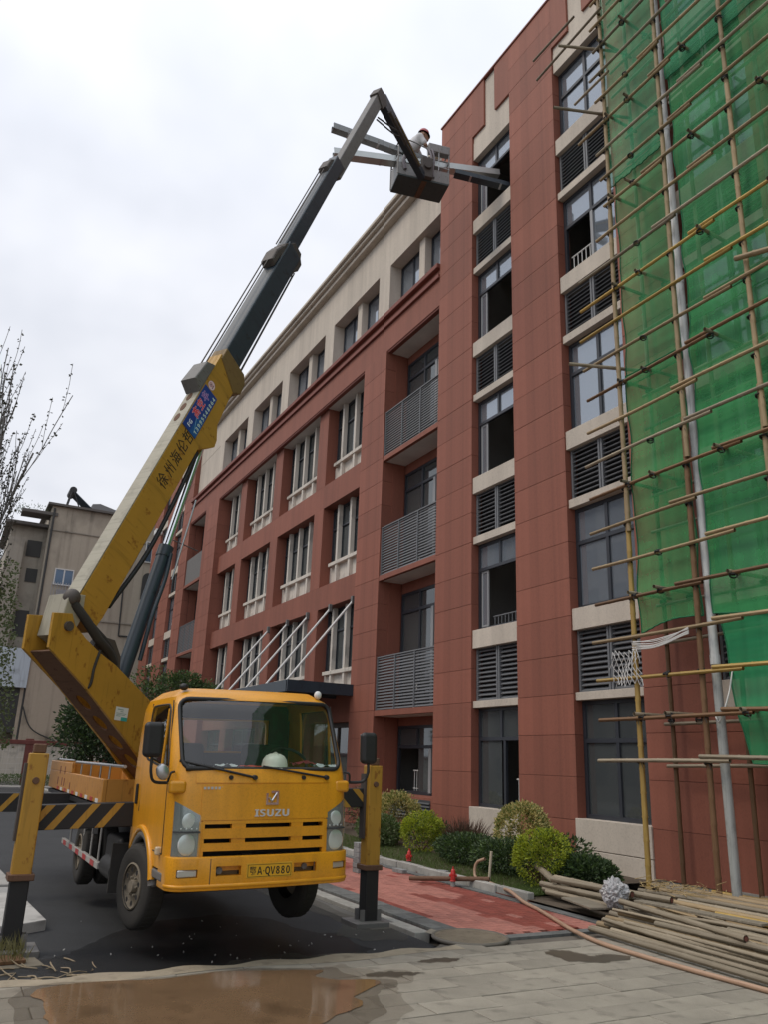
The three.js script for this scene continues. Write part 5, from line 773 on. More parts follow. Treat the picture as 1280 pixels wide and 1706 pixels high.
{
  const up = [[-9.58, -9.58], [-8.32, -8.14], [-6.9, -6.78], [-5.5, -5.45]];
  up.forEach(([a, b], i) => { let y = 0.22, k = 0; while (y < 21) { const y2 = Math.min(21.5, y + (i === 0 ? [6.2, 5.6, 5.6, 6][k] : [7.1, 5.4, 5.2, 5][k]) ), t0 = (y - 0.2) / 21, t1 = (y2 - 0.2) / 21; pole(scf, 'upright_pole', [lerp(a, b, t0) + (k % 2) * 0.05, y - (k ? 0.7 : 0), zO + (k % 2) * 0.04], [lerp(a, b, t1) + (k % 2) * 0.03, y2, zO + (k % 2) * 0.03], 0.042 - 0.002 * k, i === 0 ? (k < 1 ? BAM.fresh : BAM.tan) : i === 1 ? (k < 1 ? BAM.brown : BAM.tan) : BAM.tan, rr(-0.02, 0.02)); y = y2; k++; } });
  for (const [x, tb] of [[-9.5, 0], [-8.15, 0.7], [-6.7, 1], [-5.3, 0]]) { let y = 0.25; while (y < 21) { const y2 = Math.min(21.5, y + 6.5); pole(scf, 'inner_upright', [x, y - 0.4 * (y > 1), zI], [x + rr(-0.04, 0.04), y2, zI], 0.036, y < 1 ? BAM.brown : BAM.grey, rr(-0.02, 0.02)); y = y2; } }
  const lash = [];
  for (let i = 2; i < 33; i++) {
    const y = LV(i), main = i % 3 === 0, left = -9.58 - (i < 17 ? rr(0.72, 0.9) : i % 7 === 0 ? rr(0.5, 1.0) : rr(0.05, 0.35)), tilt = rr(-0.03, 0.05), z = zO + 0.075, mats = i > 15 ? pick([BAM.tan, BAM.tan, BAM.brown, BAM.grey]) : main ? (rnd() < 0.5 ? BAM.fresh : BAM.brown) : pick([BAM.tan, BAM.tan, BAM.grey, BAM.fresh]);
    const m = rr(-8.2, -6.8); pole(scf, 'ledger_pole', [left, y, z], [m, y + tilt, z], 0.03, mats, rr(-0.02, 0.02)); pole(scf, 'ledger_pole', [m - 0.5, y + tilt + 0.055, z + 0.01], [-4.4, y + tilt, z], 0.031, mats, rr(-0.02, 0.02));
    for (const [a, b] of up) { const x = lerp(a, b, y / 21); lash.push([x, y, zO + 0.03]); }
    if (i % 3 !== 1) pole(scf, 'inner_ledger', [i < 22 ? -9.6 : -9.9, y - 0.05, zI + 0.07], [-4.4, y, zI + 0.07], 0.028, BAM.grey, rr(-0.02, 0.02));
    if (main) for (const x of [-9.45, -8.9, -7.55, -6.2]) { pole(scf, 'putlog_pole', [x + rr(-0.05, 0.05), y + 0.06, zO + rr(0.12, 0.24)], [x + rr(-0.05, 0.05), y + 0.07, zI - 0.1], 0.03, BAM.grey); lash.push([x, y + 0.02, zO + 0.08]); lash.push([x, y, zI + 0.08]); }
    else if (i % 3 === 1) { lash.push([-8.9, y, zO + 0.08]); }
  }
  pole(scf, 'brace_pole', [-6.3, 8.9, zO + 0.12], [-5.1, 12.6, zO + 0.12], 0.04, BAM.fresh); pole(scf, 'brace_pole', [-6.9, 9.4, zO + 0.16], [-5.6, 9.0, zO + 0.16], 0.045, BAM.tan);
  pole(scf, 'foot_pole', [-9.6, 0.3, zO - 0.02], [-9.02, 0.32, zO - 0.12], 0.045, BAM.grey);
  for (const [x0, y0, x1, y1] of [[-11.6, 17.55, -10.2, 17.5], [-11.5, 16.9, -9.4, 16.95], [-10.3, 15.2, -9.3, 15.2]]) pole(scf, 'ledger_pole', [x0, y0, zO + 0.1], [x1, y1, zO + 0.1], 0.028, BAM.grey);
  for (const [y, z0] of [[16.3, -9.0], [14.6, -8.8], [8.9, -8.95]]) pole(scf, 'putlog_pole', [-10.1, y, z0], [-9.5, y - 0.05, zI], 0.032, BAM.grey);
  // lashings: wound black ties
  const knot = merge([0, 1, 2].map((k) => new THREE.TorusGeometry(0.05, 0.012, 5, 14).rotateX(Math.PI / 2 + (k - 1) * 0.5).translate(0, (k - 1) * 0.02, 0)).concat([rod([0.03, 0, 0.03], [0.09, -0.1, 0.06], 0.006, 0.004, 4)]));
  for (const [x, y, z] of lash) part(scf, 'lashing', knot, MAT.black, [x, y, z], [0, rr(-0.6, 0.6), 0]);
}
// white knotted string net hung up at the lowest working lift
{
  const g = []; const P = (u, v) => V(-9.95 + u * 0.6 + 0.03 * Math.sin(v * 9), 3.74 - v * 0.55 + 0.02 * Math.sin(u * 11), zO + 0.14 + 0.03 * Math.sin(u * 7 + v * 5));
  for (let i = 0; i < 7; i++) for (let j = 0; j < 6; j++) { const o = (j % 2) * 0.5; for (const d of [-0.5, 0.5]) g.push(rod(P((i + o) / 7, j / 6), P((i + o + d) / 7, (j + 1) / 6), 0.006, 0.006, 4, false)); }
  for (let k = 0; k < 9; k++) { const a = rr(3.74, 3.9); g.push(tube([[-9.55, a, zO + 0.1], [-9.0, a - rr(0, 0.06), zO + 0.14], [-8.4, a + 0.1 + rr(-0.03, 0.05), zO + 0.1]], 0.008, 12, 4)); }
  solo('string_net', merge(g), MAT.white, 'white knotted string net hanging from the scaffold at the left upright', 'net');
}
// netting: sheets with folds, fixed behind the outer poles
{
  const netM = (c, o) => { const m = M(c, 0.9, { t: 'net', s: 2.3, s2: 3.1 }); m.alphaMap = tile(T.net, 3.7, 2.9); m.transparent = true; m.opacity = o; m.side = THREE.DoubleSide; return m; };
  const hemM = M([0.02, 0.16, 0.07], 0.9); const sheet = (x0, x1, y0, y1, mat, label, { botL = 0, botR = 0, sag = 0, leftIn = 0, ph = 0, z = zO - 0.06 } = {}) => {
    const W = 40, H = 60, g = new THREE.PlaneGeometry(1, 1, W, H), p = g.attributes.position;
    for (let i = 0; i < p.count; i++) {
      const u = p.getX(i) + 0.5, v = p.getY(i) + 0.5, k = 1 - v, yb = y0 + lerp(botL, botR, u) + sag * Math.sin(u * Math.PI);
      const x = lerp(x0 + leftIn * k * k, x1, u), y = lerp(yb, y1, v), f = fbm2((u * 0.5 + 0.07) % 1, v * 0.5, 6, 5, 31 + ph, 3) - 0.5, lift = Math.abs(Math.sin((y - 0.77) / 1.911 * Math.PI));
      p.setXYZ(i, x + 0.015 * Math.sin(y * 6 + ph), y, z + 0.1 * f * lift + 0.012 * Math.sin(u * 23 + y * 1.5 + ph) * lift - 0.05 * lift + 0.008 * Math.sin(u * 60) * k * k);
    }
    g.computeVertexNormals(); const uv = g.attributes.uv; for (let i = 0; i < uv.count; i++) uv.setXY(i, p.getX(i), p.getY(i));
    const sn = solo('safety_net', g, mat, label, 'safety net', 'green safety nets on the scaffold'); const e0 = ORG.get(sn), row = (j) => Array.from({ length: W + 1 }, (_, k) => V().fromBufferAttribute(p, j * (W + 1) + k).add(e0)), col = (k) => Array.from({ length: H + 1 }, (_, j) => V().fromBufferAttribute(p, j * (W + 1) + k).add(e0));
    for (const q of [row(0), row(H), col(0), col(W)]) part(sn, 'hem', new THREE.TubeGeometry(new THREE.CatmullRomCurve3(q), 60, 0.012, 5), hemM);
  };
  const A = netM([0.075, 0.4, 0.15], 0.68), B = netM([0.06, 0.37, 0.125], 0.78), C = netM([0.075, 0.41, 0.2], 0.68), xa = -9.52, xb = -8.28, xc = -8.08, xd = -4.2;
  sheet(xa, xb, 4.02, 8.6, B, 'lowest green net between the first two uprights of the scaffold, with curved bottom hem', { botL: 0, botR: 0.12, sag: 0.08, ph: 1 });
  sheet(xa, xb, 8.4, 12.9, A, 'middle green net between the first two scaffold uprights', { ph: 2, z: zO - 0.1 });
  sheet(xa - 0.1, xb, 12.7, 21.5, C, 'topmost green net between the first two scaffold uprights', { ph: 3 });
  sheet(xc, xd, 4.1, 9.2, B, 'large green net right of the white downpipe, above the hanging flap', { botL: 0.05, sag: -0.12, ph: 4 });
  sheet(xc + 0.06, xd, 1.95, 4.25, netM([0.03, 0.34, 0.135], 0.95), 'green net flap hanging lowest at the right edge, narrowing downwards', { leftIn: 0.32, botL: 0.1, ph: 5, z: zO - 0.12 });
  sheet(xc, xd, 9.0, 14.2, A, 'middle green net right of the white downpipe', { ph: 6, z: zO - 0.1 }); sheet(xc, xd, 14.0, 21.5, C, 'topmost green net right of the white downpipe', { ph: 7 });
  sheet(xd, 16, 1.9, 21.5, B, 'green net on the rest of the scaffold, beyond the right edge of the view', { ph: 9 });
}
{ // downpipe
  const dp = thing('downpipe', 'white plastic downpipe beside the second upright of the bamboo scaffold', 'downpipe', [-8.2, 0.3, zO - 0.17]), z = zO - 0.17, w = M([0.66, 0.68, 0.67], 0.4, { t: 'grime', s: 0.9 });
  let y = 0.3; let k = 0; while (y < 21) { const y2 = y + 3.2, x = (q) => -8.17 - 0.0075 * q; part(dp, 'pipe_length', rod([x(y), y, z], [x(y2), y2 - 0.02, z], 0.066, 0.066, 16), k === 0 ? M([0.42, 0.44, 0.42], 0.5, { t: 'grime', s: 0.7 }) : w); part(dp, 'pipe_joint', rod([x(y2), y2 - 0.08, z], [x(y2), y2 + 0.06, z], 0.074, 0.074, 16), w); y = y2; k++; }
  part(dp, 'loose_strap', tube([[-8.2, 2.7, z + 0.1], [-8.05, 2.6, z + 0.2], [-7.9, 2.95, z + 0.15], [-7.92, 3.3, z]], 0.012, 20, 5), MAT.white);
}
// ================================================================ heap of bamboo poles in the foreground right
{
  const lying = (x0, z0, x1, z1, y0, y1, r, mats, label, group, bend = 0) => {
    const p = V(x0, y0, z0), q = V(x1, y1, z1), L = p.distanceTo(q), o = thing('bamboo_pole', label, 'bamboo pole', p.toArray(), group); o.quaternion.setFromUnitVectors(UPV, q.clone().sub(p).normalize());
    const m = pick(mats), add = (n, g, mt) => { const s = shade(new THREE.Mesh(g, mt)); s.name = n; o.add(s); }; add('cane', bambooGeo(L, r, bend, 10, rr(0.28, 0.42)), m); add('open_end', merge([new THREE.CircleGeometry(r * 0.72, 12).rotateX(Math.PI / 2).translate(0, -0.002, 0), new THREE.CircleGeometry(r * 0.72, 12).rotateX(-Math.PI / 2).translate(0, L + 0.002, 0)]), MAT.joint);
  };
  const F = 'bamboo poles lying at the front of the heap', Bk = 'bamboo poles lying at the back of the heap', E = 'cut bamboo ends stacked at the left of the heap';
  // front: long poles spread along the path edge
  const front = [[-7.75, -6.86, 0], [-7.55, -7.0, 0], [-7.9, -7.12, 0], [-7.6, -7.24, 0], [-8.1, -7.38, 0], [-7.85, -7.5, 0], [-8.0, -7.64, 0], [-7.7, -7.05, 1], [-7.95, -7.3, 1], [-8.15, -7.55, 1], [-8.2, -7.78, 0], [-8.35, -7.9, 0], [-8.1, -7.72, 1], [-8.3, -8.02, 0], [-7.9, -7.45, 2], [-8.0, -7.85, 1], [-8.1, -8.15, 0], [-7.6, -8.0, 1], [-7.0, -8.2, 0], [-6.9, -7.95, 2], [-7.2, -8.35, 1], [-7.8, -6.94, 0], [-7.65, -7.17, 1], [-7.85, -7.4, 1], [-7.5, -7.58, 1], [-7.9, -7.62, 2], [-7.3, -7.85, 2], [-7.75, -7.68, 2], [-8.05, -8.08, 1], [-7.2, -7.32, 2], [-7.95, -8.3, 0], [-7.4, -8.1, 2]];
  front.forEach(([x, z, k], i) => { const r = rr(0.025, 0.038), L = rr(3.2, 4.6), y = PY + 0.025 + r + k * 0.055, dz = rr(-0.12, 0.1) + (i < 4 ? 0.12 : 0); lying(x, z, x + L, z + dz, y, y + rr(-0.01, 0.02), r, i % 6 === 2 ? [BAM.tan[0]] : BAM.grey, 'long weathered bamboo pole lying lengthwise at the front of the heap', F, rr(-0.03, 0.03)); });
  for (let i = 0; i < 24; i++) { const z = rr(-6.95, -8.5), x = -8.0 + rr(0, 1.6), r = rr(0.016, 0.024), dz = rr(-0.25, 0.2), t = (-6.95 - z) / 1.5, y = PY + 0.1 + 0.1 * Math.min(1, t * 2) + r + rr(0, 0.02); lying(x, z, x + rr(2.2, 3.6), z + dz, y, y + rr(-0.03, 0.01), r, i % 5 ? BAM.grey : BAM.tan, 'thin bamboo cane lying loose on top of the thicker poles of the heap', 'thin canes on top of the heap', rr(-0.03, 0.03)); }
  lying(-8.05, -7.62, -6.0, -7.28, PY + 0.26, PY + 0.24, 0.034, BAM.grey, 'single bamboo pole lying slantwise on top of the front of the heap');
  // back: shorter poles pointing left, with their ends showing
  for (let i = 0; i < 44; i++) { const x = rr(-8.6, -6.6) - i * 0.012, z = -8.05 - (i % 26) * 0.088, k = i % 2 + (i > 25 ? 1 : 0), r = rr(0.028, 0.038), y = PY + 0.06 + r + k * 0.075; lying(x, z, x + rr(2.4, 3.6), z - rr(-0.3, 0.3), y, y + 0.02, r, rnd() < 0.2 ? BAM.fresh : rnd() < 0.4 ? BAM.tan : BAM.grey, 'bamboo pole in the back of the heap below the scaffold, butt end to the left', Bk, rr(-0.02, 0.02)); }
  for (let i = 0; i < 12; i++) { const z = -7.84 - (i % 5) * 0.13, k = Math.floor(i / 5), x = -9.75 + rr(-0.25, 0.25) + k * 0.12, r = rr(0.038, 0.048), y = PY + 0.09 + r + k * 0.085; lying(x, z, x + rr(1.4, 2.0), z - rr(0.05, 0.4), y, y - 0.02, r, BAM.grey, 'bamboo pole with cut end facing the lawn at the left of the heap', E); }
  lying(-10.3, -8.15, -9.7, -8.05, PY + 0.38, PY + 0.2, 0.05, BAM.grey, 'short bamboo stump tilted up on the left tip of the heap');
  const board = (x, z, L, w, y, ry, label) => { const o = thing('wooden_board', label, 'board', [x, y, z]); o.rotation.y = ry; const m = shade(new THREE.Mesh(rb(L, 0.025, w, 0.004), M([0.3, 0.27, 0.22], 0.85, { t: 'wood', s: 0.3, s2: 1.2 }))); m.name = 'plank'; o.add(m); };
  board(-8.7, -7.65, 0.8, 0.3, PY + 0.14, -0.25, 'short grey board lying flat under the cut bamboo ends'); board(-7.0, -7.75, 1.6, 0.16, PY + 0.3, 0.12, 'split grey board lying lengthwise on the middle of the heap');
  // crumpled plastic bundle and straw
  const pb = new THREE.IcosahedronGeometry(0.17, 12), p = pb.attributes.position, n = new ImprovedNoise(); for (let i = 0; i < p.count; i++) { const v = V().fromBufferAttribute(p, i), d = v.clone().normalize(), k = 1 + 0.5 * Math.abs(n.noise(d.x * 3, d.y * 3, d.z * 3)) + 0.1 * Math.abs(n.noise(d.x * 8, d.y * 8, d.z * 8)) - 0.2; v.multiplyScalar(k); p.setXYZ(i, v.x * 1.1, v.y * 1.05, v.z * 0.9); }
  pb.computeVertexNormals(); solo('plastic_bundle', pb.translate(-8.25, PY + 0.32, -7.72), M([0.42, 0.42, 0.43], 0.35, { t: 'grime', s: 0.15 }), 'crumpled whitish plastic bag lying on top of the bamboo heap', 'plastic bag');
  const straw = []; for (let i = 0; i < 90; i++) { const x = -8.9 + rr(0, 1.0), z = -8.95 + rr(-0.45, 0.45), y = PY + 0.3 + rr(-0.03, 0.08), a = rr(0, 6.28), L = rr(0.06, 0.22); straw.push(rod([x, y, z], [x + L * Math.cos(a), y + rr(-0.03, 0.06), z + L * Math.sin(a)], 0.006, 0.003, 4, false)); }
  tag(solo('straw', merge(straw), M([0.45, 0.33, 0.16], 0.9), 'dry yellow straw and leaf shreds scattered over the back of the heap', 'straw'), null, null, null, 'stuff');
}
{ // hose from the lawn along the path and past the heap
  solo('hose', tube([[-11.35, 0.5, -7.95], [-11.52, 0.42, -7.9], [-11.5, 0.24, -7.86], [-11.1, 0.22, -7.78], [-10.5, 0.2, -7.66], [-10.1, PY + 0.09, -7.5], [-9.6, PY + 0.03, -7.36], [-9.1, PY + 0.025, -7.2], [-8.4, PY + 0.025, -6.92], [-7.85, PY + 0.025, -6.7], [-7.2, PY + 0.025, -6.53], [-6.5, PY + 0.025, -6.5], [-5.8, PY + 0.025, -6.53], [-4.8, PY + 0.025, -6.6], [-3, PY + 0.025, -6.7]], 0.024, 120, 8), M([0.42, 0.27, 0.18], 0.5, { t: 'paint', s: 0.6 }), 'pale tan hose winding from the lawn across the red path past the bamboo heap', 'hose');
  solo('garden_stake', rod([-11.25, 0.15, -7.95], [-11.22, 0.62, -7.98], 0.022), M([0.5, 0.44, 0.33], 0.7), 'short pale stake standing in the lawn beside the hose end', 'stake');
}
// fire hydrants, blocks, stray pipe
{
  const hyd = (x, y, z, ry, label) => { const o = thing('garden_hydrant', label, 'hydrant', [x, y, z]); o.rotation.y = ry; o.scale.setScalar(0.72); const red = M([0.5, 0.03, 0.025], 0.4), add = (n, g, m) => { const s = shade(new THREE.Mesh(g, m)); s.name = n; o.add(s); };
    add('base', new THREE.CylinderGeometry(0.045, 0.055, 0.1, 14).translate(0, 0.05, 0), M([0.25, 0.25, 0.24], 0.7)); add('body', new THREE.LatheGeometry([[0.001, 0.34], [0.03, 0.335], [0.045, 0.3], [0.05, 0.26], [0.062, 0.25], [0.06, 0.22], [0.052, 0.2], [0.052, 0.12], [0.066, 0.115], [0.066, 0.1]].map(([a, b]) => new THREE.Vector2(a, b)), 20), red); add('cap', new THREE.CylinderGeometry(0.014, 0.018, 0.05, 8).translate(0, 0.36, 0), red); add('outlet', merge([rod([-0.085, 0.21, 0], [0.085, 0.21, 0], 0.026, 0.026, 12), rod([0, 0.18, 0], [0, 0.18, 0.09], 0.03, 0.03, 12)]), red); };
  hyd(-13.45, 0.17, -7.78, 0.4, 'small red hydrant on the lawn edge near the outrigger leg, the farther one'); hyd(-11.3, 0.13, -7.32, 1.0, 'small red hydrant beside the kerb at the red path, the nearer one');
  const bm = tones([0.3, 0.31, 0.305], 0.15, 4, 0.9, { t: 'stone', s: 0.5 }); for (let i = 0; i < 6; i++) for (let j = 0; j < 2; j++) { const g = rb(0.2, 0.075, 0.1, 0.006); solo('paver_block', g.rotateY(rr(-0.06, 0.06) + (i % 2 ? 0 : 0.04)).translate(-13.05 + rr(-0.01, 0.01) + (i === 5 ? 0.01 : 0), PY + 0.04 + i * 0.078, -6.55 - j * 0.105 + rr(-0.006, 0.006)), pick(bm), ['lowest', 'second', 'third', 'fourth', 'fifth', 'topmost'][i] + ' grey paver block counted from the path, ' + (j ? 'rear' : 'road') + ' side of the knee high stack', 'paver block', 'grey blocks stacked on the path'); }
  solo('paver_block', rb(0.2, 0.07, 0.1, 0.006).rotateY(0.5).translate(-12.25, 0.2, -7.72), bm[1], 'single grey paver block on the grass between the two hydrants', 'paver block'); solo('paver_block', rb(0.3, 0.06, 0.1, 0.006).rotateY(0.1).translate(-12.9, PY + 0.03, -7.28), bm[2], 'single pale block lying on the red path before the kerb', 'paver block');
  solo('rusty_pipe', rod([-11.9, PY + 0.05, -6.9], [-10.95, 0.26, -7.75], 0.035, 0.035, 12), M([0.16, 0.09, 0.055], 0.85, { t: 'paint', s: 0.4 }), 'rusty brown pipe propped on the kerb behind the nearer hydrant', 'pipe');
}
{ // litter of sticks, rubble and dry grass by the left base plate
  const st = []; for (let i = 0; i < 46; i++) { const x = -8.3 + rr(-0.35, 0.45), z = -0.95 - rr(-0.25, 0.7), a = rr(-0.6, 3), L = rr(0.12, 0.5), y = rr(0.01, 0.06); st.push(tube([[x, y, z], [x + L / 2 * Math.cos(a), y + rr(0, 0.05), z + L / 2 * Math.sin(a)], [x + L * Math.cos(a + 0.2), y + rr(0, 0.04), z + L * Math.sin(a + 0.2)]], rr(0.004, 0.009), 6, 4)); }
  tag(solo('dry_sticks', merge(st), M([0.3, 0.24, 0.16], 0.9), 'dry sticks and wires scattered by the left base plate', 'sticks'), null, null, null, 'stuff');
  const o = thing('timber_pad', 'flat timber pad with a brown board on it under the left outrigger leg', 'pad', [-8.75, 0, -0.85]); const w = M([0.24, 0.22, 0.18], 0.9, { t: 'wood', s: 0.4, s2: 1.2 });
  const add = (n, g, m) => { const s = shade(new THREE.Mesh(g, m)); s.name = n; o.add(s); }; add('plank', rb(0.5, 0.05, 0.62, 0.006).rotateY(0.15).translate(0, 0.03, 0), w); add('top_board', rb(0.3, 0.03, 0.4, 0.005).rotateY(0.1).translate(-0.02, 0.072, 0.02), M([0.2, 0.11, 0.06], 0.9, { t: 'wood', s: 0.4, s2: 1.2 }));
}
// ================================================================ vegetation
// many small folded leaves spread through a volume: pick(i) gives [point, outward direction, size]
function leaves(n, where, seedCurl = 0.35, uvJ = 1) {
  const pos = new Float32Array(n * 12 * 3), uv = new Float32Array(n * 12 * 2), a = V(), b = V(), d = V(), nrm = V(), c = V(); let o = 0;
  for (let i = 0; i < n; i++) {
    const [p, dir, s, asp = 0.5] = where(i); d.set(dir.x + rr(-0.7, 0.7), dir.y + rr(-0.5, 0.8), dir.z + rr(-0.7, 0.7)).normalize(); nrm.set(rr(-1, 1), rr(0.1, 1), rr(-1, 1)).normalize(); a.crossVectors(d, nrm).normalize(); b.crossVectors(a, d);
    const w = s * asp * 0.5, tip = p.clone().addScaledVector(d, s), m1 = p.clone().addScaledVector(d, s * 0.45).addScaledVector(b, -w * seedCurl), l = m1.clone().addScaledVector(a, w).addScaledVector(b, w * 0.8), r = m1.clone().addScaledVector(a, -w).addScaledVector(b, w * 0.8);
    for (const v of [p, l, m1, l, tip, m1, p, m1, r, m1, tip, r]) { pos[o] = v.x; pos[o + 1] = v.y; pos[o + 2] = v.z; const k = (o / 3) * 2; uv[k] = p.x * 1.3 + i * 0.013 * uvJ; uv[k + 1] = p.y * 1.3 + p.z; o += 3; }
  }
  const g = new THREE.BufferGeometry(); g.setAttribute('position', new THREE.BufferAttribute(pos, 3)); g.setAttribute('uv', new THREE.BufferAttribute(uv, 2)); g.computeVertexNormals(); return g;
}
const sph = () => { const z = rr(-1, 1), a = rr(0, 6.2832), r = Math.sqrt(1 - z * z); return V(r * Math.cos(a), z, r * Math.sin(a)); };
const LF = (c, o = {}) => M(c, 0.65, { t: 'leaf', s: 0.6, transmission: 0.35, thickness: 0, side: THREE.DoubleSide, ...o });
const GRN = { bright: LF([0.46, 0.54, 0.035]), varieg: LF([0.68, 0.6, 0.27]), varieg2: LF([0.2, 0.27, 0.06]), dark: LF([0.05, 0.1, 0.03]), mid: LF([0.1, 0.18, 0.04]), pale: LF([0.22, 0.27, 0.13]), tree: LF([0.045, 0.085, 0.03]), bare: LF([0.05, 0.055, 0.035]) };
function ballShrub(x, y, z, r, sy, mats, n, label, group, size = 0.045) {
  const o = thing('round_shrub', label, 'shrub', [x, y, z]), clumps = Array.from({ length: 26 }, () => { const d = sph(); d.y = Math.abs(d.y) * 0.9 - 0.15; return d.normalize(); });
  const w = () => { const c = rnd() < 0.75 ? pick(clumps).clone().addScaledVector(sph(), 0.32).normalize() : sph(), q = r * (0.78 + 0.22 * Math.pow(rnd(), 0.5)) * (0.95 + 0.1 * vn((c.x + 1) / 2, (c.y + c.z + 2) / 4, 5, 7, 13) + 0.09 * (rnd() < 0.06) + 0.05 * Math.sin(c.x * 7 + c.z * 9 + c.y * 5)); return [V(x + c.x * q, y + r * sy + 0.02 + c.y * q * sy, z + c.z * q), c, size * rr(0.6, 1.25)]; };
  mats.forEach(([m, f], i) => part(o, i ? 'new_growth' : 'foliage', leaves(Math.round(n * f), w), m));
  const st = []; for (let i = 0; i < 9; i++) { const d = sph(); d.y = Math.abs(d.y); st.push(rod([x + rr(-0.04, 0.04), y, z + rr(-0.04, 0.04)], [x + d.x * r * 0.7, y + r * sy * (0.7 + d.y * 0.6), z + d.z * r * 0.7], 0.012, 0.006, 5)); } part(o, 'stem', merge(st), MAT.rust);
  return o;
}
ballShrub(-14.8, 0.2, -8.85, 0.42, 0.92, [[GRN.bright, 0.85], [GRN.mid, 0.15]], 6500, 'clipped round yellow-green shrub in the bed nearer the outrigger leg');
ballShrub(-10.45, 0.18, -8.38, 0.43, 0.94, [[GRN.bright, 0.85], [GRN.mid, 0.15]], 7500, 'clipped round yellow-green shrub next to the bamboo heap, the nearest shrub');
ballShrub(-16.9, 0.22, -9.45, 0.52, 1.0, [[GRN.varieg, 0.65], [GRN.varieg2, 0.35]], 6500, 'pale variegated round shrub behind the outrigger leg', null, 0.06);
ballShrub(-11.95, 0.26, -9.15, 0.46, 1.12, [[GRN.varieg, 0.65], [GRN.varieg2, 0.35]], 6500, 'pale variegated round shrub before the first cream wall panel', null, 0.055);
{ // fountain grass, reddish, and loose dark plants
  const o = thing('ornamental_grass', 'reddish brown tuft of ornamental grass between the two pairs of round shrubs', 'grass', [-14.1, 0.25, -9.4]);
  const bl = (n, h, sp, m, name) => part(o, name, leaves(n, () => { const a = rr(0, 6.28), k = rnd() * sp; return [V(-14.1 + Math.cos(a) * k * 0.7, 0.24, -9.4 + Math.sin(a) * k * 0.5), V(Math.cos(a) * k * 0.9, 1.1, Math.sin(a) * k * 0.9), h * rr(0.6, 1.1), 0.035]; }, 0.1), m);
  bl(420, 0.72, 0.5, LF([0.13, 0.07, 0.045]), 'blades'); bl(260, 0.5, 0.55, GRN.mid, 'green_blades');
  const bush = (x, z, w, h, n, mats, label, name = 'low_shrub', s = 0.07) => { const b = thing(name, label, 'plant', [x, 0.2, z]); const wh = () => { const d = sph(), k = Math.pow(rnd(), 0.4); return [V(x + d.x * w * k, 0.22 + h * 0.5 + d.y * h * 0.5 * k, z + d.z * w * 0.6 * k), d, s * rr(0.6, 1.3)]; }; mats.forEach(([m, f], i) => part(b, i ? 'new_growth' : 'foliage', leaves(Math.round(n * f), wh), m)); part(b, 'stem', merge([0, 1, 2, 3].map(() => rod([x, 0.18, z], [x + rr(-w, w) * 0.5, 0.2 + h * 0.7, z + rr(-w, w) * 0.3], 0.012, 0.006, 5))), MAT.rust); };
  bush(-16.2, -8.6, 0.7, 0.62, 3600, [[GRN.pale, 0.45], [GRN.mid, 0.55]], 'loose pale green flowering plant right behind the outrigger leg');
  bush(-13.0, -8.75, 0.85, 0.5, 3600, [[GRN.dark, 0.6], [GRN.mid, 0.4]], 'low dark green plants between the reddish grass and the variegated shrub');
  bush(-11.7, -8.65, 0.85, 0.52, 3600, [[GRN.dark, 0.65], [GRN.mid, 0.35]], 'low dark green plants left of the nearest yellow-green shrub');
  bush(-9.95, -8.75, 0.6, 0.45, 2800, [[GRN.dark, 0.8], [GRN.mid, 0.2]], 'dark green plant between the nearest round shrub and the bamboo heap', 'low_shrub', 0.09);
  bush(-19.6, -8.6, 1.0, 0.95, 2000, [[GRN.mid, 0.6], [GRN.dark, 0.4]], 'taller green plants seen between the truck and its outrigger leg');
  bush(-19.2, -9.6, 0.5, 1.1, 700, [[LF([0.14, 0.07, 0.05]), 0.6], [GRN.mid, 0.4]], 'reddish leaved plant behind the green plants near the truck'); bush(-15.6, -9.5, 0.7, 0.6, 1200, [[GRN.dark, 0.6], [GRN.mid, 0.4]], 'dark plants at the wall behind the clipped yellow-green shrub'); bush(-11.6, -9.7, 0.8, 0.6, 1200, [[GRN.dark, 0.7], [GRN.mid, 0.3]], 'dark plants at the foot of the cream wall behind the shrubs');
  bush(-22.5, -9.2, 1.4, 0.9, 2000, [[GRN.mid, 0.5], [GRN.dark, 0.5]], 'green hedge plants hidden mostly behind the truck cab');
}
{ // lawn strip: grass blades
  const n = 26000, g = leaves(n, () => { const x = -9.9 - 14 * Math.pow(rnd(), 1.3), z = -7.72 - rr(0, 1.15) * (x > -10.6 ? 0.5 : 1); return [V(x, 0.17 + 0.06 * ss(-7.7, -8.9, z), z), V(0, 1, 0), rr(0.035, 0.075), 0.12]; }, 0.1, 0.2);
  tag(solo('lawn', g, LF([0.13, 0.2, 0.04]), 'short green lawn strip between the kerb and the shrubs', 'grass'), null, null, null, 'stuff');
  const w = leaves(420, () => [V(-8.45 + rr(-0.5, 0.15), PY, -0.62 + rr(-0.4, 0.2)), V(0, 1, 0), rr(0.06, 0.18), 0.06], 0.1); tag(solo('weeds', w, LF([0.2, 0.19, 0.07]), 'dry yellowish weeds at the lower left corner by the base plate', 'weeds'), null, null, null, 'stuff');
}
